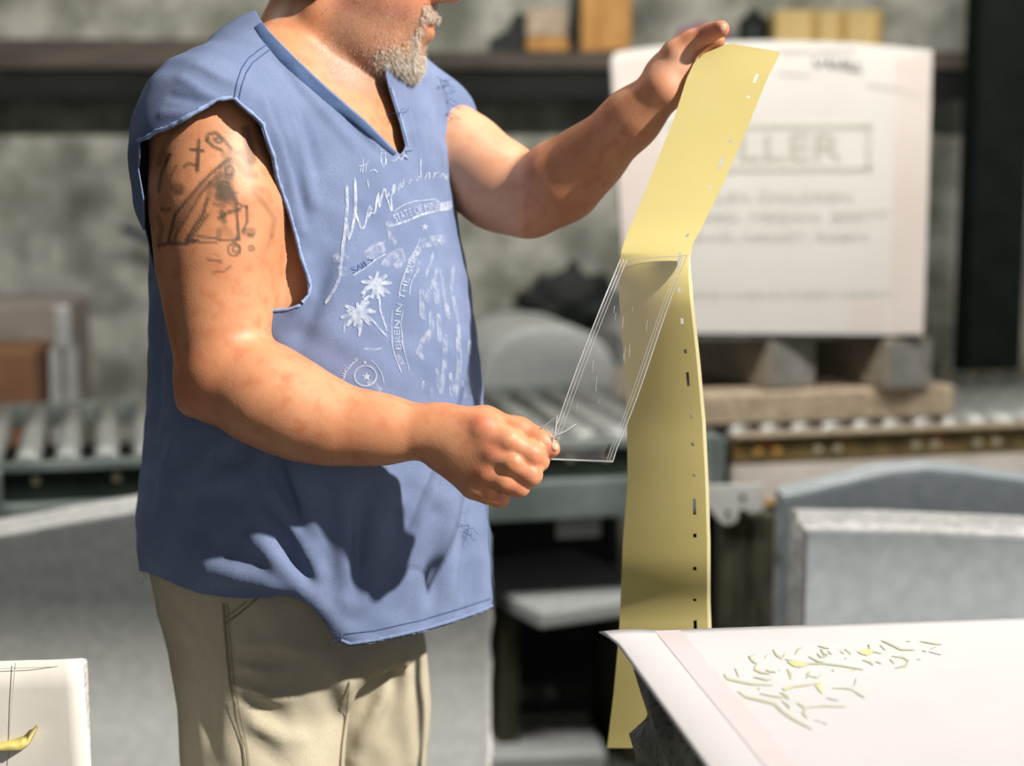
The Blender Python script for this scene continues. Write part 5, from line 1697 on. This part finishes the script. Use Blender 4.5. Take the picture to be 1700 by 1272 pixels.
# ---- trousers
TR = [(880, 256, 730, 2.03), (930, 258, 722, 2.03), (1000, 272, 705, 2.03), (1060, 298, 703, 2.03), (1110, 303, 703, 2.04)]
def rowc(py, xl, xr_, Y, ratio):
    Pl, Pr = PY(xl, py, Y), PY(xr_, py, Y)
    w = (Pr[0] - Pl[0]) / 2
    b1 = w / math.sqrt((ratio * math.sin(ALPHA)) ** 2 + math.cos(ALPHA) ** 2)
    return np.array([(Pl[0] + Pr[0]) / 2, Y, Pl[2]]), ratio * b1, b1
tr_rows = [rowc(a, b, c, d, 1.15) for a, b, c, d in TR]
tz = np.array([r_[0][2] for r_ in tr_rows])[::-1]; tcx = np.array([r_[0][0] for r_ in tr_rows])[::-1]; ta = np.array([r_[1] for r_ in tr_rows])[::-1]; tb = np.array([r_[2] for r_ in tr_rows])[::-1]
def f_hips(P):
    z = P[:, 2]
    cx_ = np.interp(z, tz, tcx); a = np.interp(z, tz, ta); b = np.interp(z, tz, tb)
    dx = P[:, 0] - cx_; dy = P[:, 1] - 2.03
    u = dx * LAT[0] + dy * LAT[1]; v = dx * NRM[0] + dy * NRM[1]
    r = np.sqrt((u / a) ** 2 + (v / b) ** 2) + 1e-9; rad = np.sqrt(u * u + v * v)
    d = np.maximum(rad * (1 - 1 / r), -np.minimum(a, b))
    return smax(smax(d, z - (tz[-1] + .02), .02), tz[0] - z, .06)
def leg(L_): return f_chain([(PY(x, y, Y) if y is not None else None, r) for x, y, Y, r in L_], .05)
zN = PY(438, 1272, 1.96); zF = PY(588, 1272, 2.13)
f_legN = f_chain([(PY(430, 1085, 1.985), .094), (PY(436, 1180, 1.975), .0875), (zN, .083), (np.array([zN[0] - .01, 1.965, .48]), .068), (np.array([zN[0] - .02, 1.985, .10]), .062)], .04)
f_legF = f_chain([(PY(592, 1085, 2.11), .088), (PY(594, 1180, 2.125), .082), (zF, .0785), (np.array([zF[0] + .0, 2.14, .48]), .066), (np.array([zF[0] - .01, 2.16, .10]), .060)], .04)
tr_groups = [(f_hips, .03), (f_legN, .035), (f_legF, .012)]
def tr_base(P):
    d = tr_groups[0][0](P)
    for g_, k in tr_groups[1:]: d = smin(d, g_(P), k)
    return d
def tmarch(px, py):
    px = np.atleast_1d(np.asarray(px, float)); py = np.atleast_1d(np.asarray(py, float))
    r = FW + (px[:, None] - 850) / FPX * RT - (py[:, None] - 636) / FPX * UP
    t_ = np.full(len(px), 1.55)
    for _ in range(60): t_ = np.minimum(t_ + .8 * tr_base(CAM + r * t_[:, None]), 2.5)
    return CAM + r * t_[:, None]
TF = [([(385, 1072), (450, 1068), (530, 1085)], .008, .004), ([(388, 1090), (430, 1098), (470, 1098)], .007, -.005), ([(388, 1105), (440, 1118), (480, 1116)], .007, .005), ([(392, 1122), (430, 1136), (460, 1142)], .007, -.006), ([(398, 1140), (450, 1158), (480, 1158)], .007, .005), ([(410, 1160), (440, 1180), (468, 1194)], .008, -.007), ([(425, 1205), (470, 1225), (500, 1228)], .008, .005), ([(425, 1235), (450, 1255), (470, 1272)], .010, -.007),
      ([(560, 1120), (585, 1090), (600, 1070)], .008, -.006), ([(545, 1090), (570, 1130), (575, 1180)], .012, .006), ([(640, 1150), (610, 1210), (590, 1260)], .009, .006), ([(610, 1100), (625, 1140), (600, 1190)], .010, -.005), ([(670, 1100), (676, 1180), (680, 1260)], .010, .004), ([(655, 1090), (655, 1160), (640, 1220)], .010, -.004), ([(330, 1050), (345, 1150), (350, 1260)], .012, -.004), ([(280, 1010), (300, 1030), (320, 1060)], .008, .005)]
TFO = []
for L_, w, hgt in TF:
    a = np.array(L_, float)
    dn = np.concatenate([np.linspace(a[i], a[i + 1], 4, endpoint=False) for i in range(len(a) - 1)] + [a[-1:]])
    Pw = tmarch(dn[:, 0], dn[:, 1]); TFO.append((Pw, w, hgt, Pw.mean(0), np.max(np.linalg.norm(Pw - Pw.mean(0), axis=1))))
def tr_post(P, d, c, r):
    for Pw, w, hgt, m_, rd in TFO:
        if np.linalg.norm(c - m_) > rd + r + 3 * w: continue
        ds = seg_dist(P, Pw)
        e = np.minimum(np.linalg.norm(P - Pw[0], axis=1), np.linalg.norm(P - Pw[-1], axis=1))
        d = d - 1.5 * hgt * np.exp(-(ds / w) ** 2) * np.clip(.35 + e / .04, 0, 1)
    z = P[:, 2]
    low = np.clip((.55 - z) / .3, 0, 1)
    return d - .003 * low * np.sin(z * 120 + 2 * np.sin(P[:, 0] * 40)) - .0008 * np.sin(P[:, 0] * 130 + P[:, 2] * 80) * np.sin(P[:, 1] * 90)
Vt, Qt = mesh_sdf(tr_groups, [PY(250, 1000, 2.03)[0] - .03, 1.82, .02], [PY(720, 1000, 2.2)[0] + .03, 2.32, tz[-1] + .03], .0036, tr_post, 2)
Vt, Ft = clip_mesh(Vt, Qt, np.minimum(Vt[:, 2] - .055, 10.0))
print('trousers', len(Vt))
M_khaki = mat('khaki_twill', S(168, 160, 140), S(180, 172, 152), 12, .9, .0004, 700, c3=S(162, 154, 134), scale3=400, f3=(.4, .9), spec=.15)
trousers = quick_mesh('trousers', Vt - PO, Ft, M_khaki, person)
trousers['label'] = 'khaki twill trousers'
sm = trousers.modifiers.new('thick', 'SOLIDIFY'); sm.thickness = .0016; sm.offset = -1
bvh_s = bvh
bvh = BVHTree.FromPolygons([Vector(v) for v in Vt], Ft)
M_kseam = mat('khaki_seam', S(110, 102, 78), S(122, 112, 88), 40, .9)
acc = Split()
for L_, w in (([(371, 1000), (374, 1040), (377, 1080), (382, 1130), (392, 1190), (403, 1240), (410, 1290)], 3), ([(378, 1000), (381, 1040), (384, 1080), (389, 1130), (399, 1190), (410, 1240), (417, 1290)], 1.4),
              ([(376, 1034), (395, 1020), (415, 1004), (430, 990)], 2.4), ([(372, 1026), (392, 1012), (410, 998)], 1.4), ([(579, 1130), (574, 1180), (566, 1240), (563, 1285)], 2.2)):
    cloth_ribbon(acc, L_, w, .0014)
acc.obj('side_seam', M_kseam, trousers)
bvh = bvh_s

# ---- shoes
M_boot = mat('brown_work_boot', S(70, 52, 38), S(92, 70, 50), 14, .7, .0006, 120)
for (fx, fy) in ((zN[0] - .02, 1.985), (zF[0] - .01, 2.16)):
    d3 = np.array([math.cos(math.radians(20)), -math.sin(math.radians(20)), 0])
    c0 = np.array([fx, fy, 0])
    gs = [(f_chain([(c0 + d3 * -.05 + [0, 0, .045], .043), (c0 + d3 * .06 + [0, 0, .042], .044), (c0 + d3 * .17 + [0, 0, .034], .036)], .03), .02), (f_chain([(c0 + [0, 0, .05], .045), (c0 + [0, 0, .12], .048)], .02), .02)]
    V, Q = mesh_sdf(gs, c0 + [-.18, -.18, -.02], c0 + [.28, .18, .19], .005, lambda P, d, c, r: smax(d, .006 - P[:, 2], .004), 1)
    sb = quick_mesh('shoe', V - PO, Q, M_boot, person)

# ---- hair, eyes, beard
M_hair = mat('short_grey_hair', S(90, 84, 76), S(130, 124, 116), 120, .8, .002, 300)
def f_hair(P):
    d = f_ell(hp(-.022, 0, .055), (.106, .084, .104), HR)(P)
    q = (P - HO) @ HR
    d = smax(d, q[:, 0] * .8 - q[:, 2] * .25 - .040, .01)
    return smax(d, -q[:, 2] - .045 + .2 * q[:, 0], .01)
V, Q = mesh_sdf([(f_hair, .01)], HO + [-.16, -.13, -.12], HO + [.15, .13, .2], .004, None, 2)
quick_mesh('hair', V - PO, Q, M_hair, person)
M_eye = mat('eye_white', S(226, 222, 214), None, rough=.2)
M_iris = mat('iris', S(70, 90, 96), None, rough=.2)
for s in (-1, 1):
    bm = bmesh.new(); bmesh.ops.create_uvsphere(bm, u_segments=16, v_segments=12, radius=.0115, matrix=Matrix.Translation(hp(.083, s * .031, .030) - PO))
    eb = bmobj('eye', bm, M_eye, person, True)
    bm = bmesh.new(); bmesh.ops.create_uvsphere(bm, u_segments=12, v_segments=8, radius=.006, matrix=Matrix.Translation(hp(.0895, s * .031, .0285) - PO))
    bmobj('iris', bm, M_iris, eb, True)
# beard strands rooted on the skin
M_bw = mat('white_beard_hair', S(214, 206, 192), S(232, 226, 214), 40, .6)
M_bd = mat('brown_grey_beard_hair', S(104, 82, 62), S(140, 116, 92), 40, .6)
rb = np.random.default_rng(11)
hn = nrm @ HR
cand = np.where((hq[:, 0] > -.015) & (hq[:, 2] < -.004) & (hq[:, 2] > -.13) & (np.abs(hq[:, 1]) < .085) & (np.linalg.norm(hq, axis=1) < .16))[0]
whiteA, darkA = Acc(), Acc()
xl_ = hq[cand]
# region weights
lipz = np.abs(xl_[:, 2] + .0525) < .0075
lipz &= (xl_[:, 0] > .078) & (np.abs(xl_[:, 1]) < .024)
mous = np.exp(-((xl_[:, 2] + .036) / .0085) ** 2) * (xl_[:, 0] > .072) * (np.abs(xl_[:, 1]) < .032)
gote = np.exp(-((xl_[:, 0] - .080) / .026) ** 2 - ((xl_[:, 2] + .100) / .022) ** 2) + .7 * np.exp(-((np.abs(xl_[:, 1]) - .027) / .008) ** 2 - ((xl_[:, 2] + .070) / .022) ** 2) * (xl_[:, 0] > .05)
cheek = np.clip((-.010 - xl_[:, 2]) / .03, 0, 1) * (hn[cand][:, 2] > -.75) * .5
wt = np.clip(mous * 1.4 + gote * 1.6 + cheek * .9, 0, 2) * (~lipz) * ((xl_[:, 2] > -.122))
soft = (xl_[:, 2] > -.078) & (xl_[:, 2] < -.062) & (np.abs(xl_[:, 1]) < .016) & (xl_[:, 0] > .07)
wt = np.where(soft, wt * .25, wt)
pick = rb.choice(len(cand), 9000, p=wt / wt.sum())
for k in pick:
    i = cand[k]; lp = hq[i]; n_ = nrm[i]
    long_ = min(1, mous[k] + gote[k])
    ln = (.0020 + .0058 * long_) * rb.uniform(.6, 1.35)
    down = HR @ np.array([.35 * (1 - 0), 0, -1.0]) if mous[k] < .4 else HR @ np.array([.15, .5 * np.sign(lp[1]), -.9])
    v = n_ * .55 + down * .75 + rb.normal(0, .30, 3); v /= np.linalg.norm(v)
    p0 = Vb[i] + rb.normal(0, .0007, 3)
    v2 = v + down * .35 + rb.normal(0, .12, 3); v2 /= np.linalg.norm(v2)
    r0 = .00022 if long_ > .3 else .00011
    white = rb.random() < (.80 if long_ > .35 else .38)
    P = [p0 - n_ * .0006, p0 + v * ln * .55, p0 + v * ln * .55 + v2 * ln * .5]
    tube(whiteA if white else darkA, P, [r0, r0 * .85, r0 * .3], 3)
bo = whiteA.obj('beard', M_bw, person); bo['label'] = 'short white and grey beard hair'; bo['kind'] = 'stuff'
bo = darkA.obj('beard_stubble', M_bd, person); bo['label'] = 'brown-grey stubble on the jaw and cheek'; bo['kind'] = 'stuff'
# nails
M_nail = mat('finger_nail', S(226, 176, 152), None, rough=.3)
def nail(px, py, Y, ax, r=(.0062, .0048, .002)):
    c = PY(px, py, Y) - PO
    bm = bmesh.new(); bmesh.ops.create_uvsphere(bm, u_segments=12, v_segments=8, radius=1)
    zax = Vector((CAM - PY(px, py, Y))).normalized(); xa = Vector(ax); xa = (xa - zax * xa.dot(zax)).normalized(); ya = zax.cross(xa)
    M_ = Matrix((xa, ya, zax)).transposed().to_4x4() @ Matrix.Diagonal((*r, 1))
    bmesh.ops.transform(bm, matrix=Matrix.Translation(Vector(c)) @ M_, verts=bm.verts)
    bmobj('finger_nail', bm, M_nail, body, True)
nail(920, 742, 1.769, (.8, 0, -.6), (.0050, .0038, .0018))
nail(1199, 46, 1.927, (.5, 0, .8), (.0046, .0042, .0016))
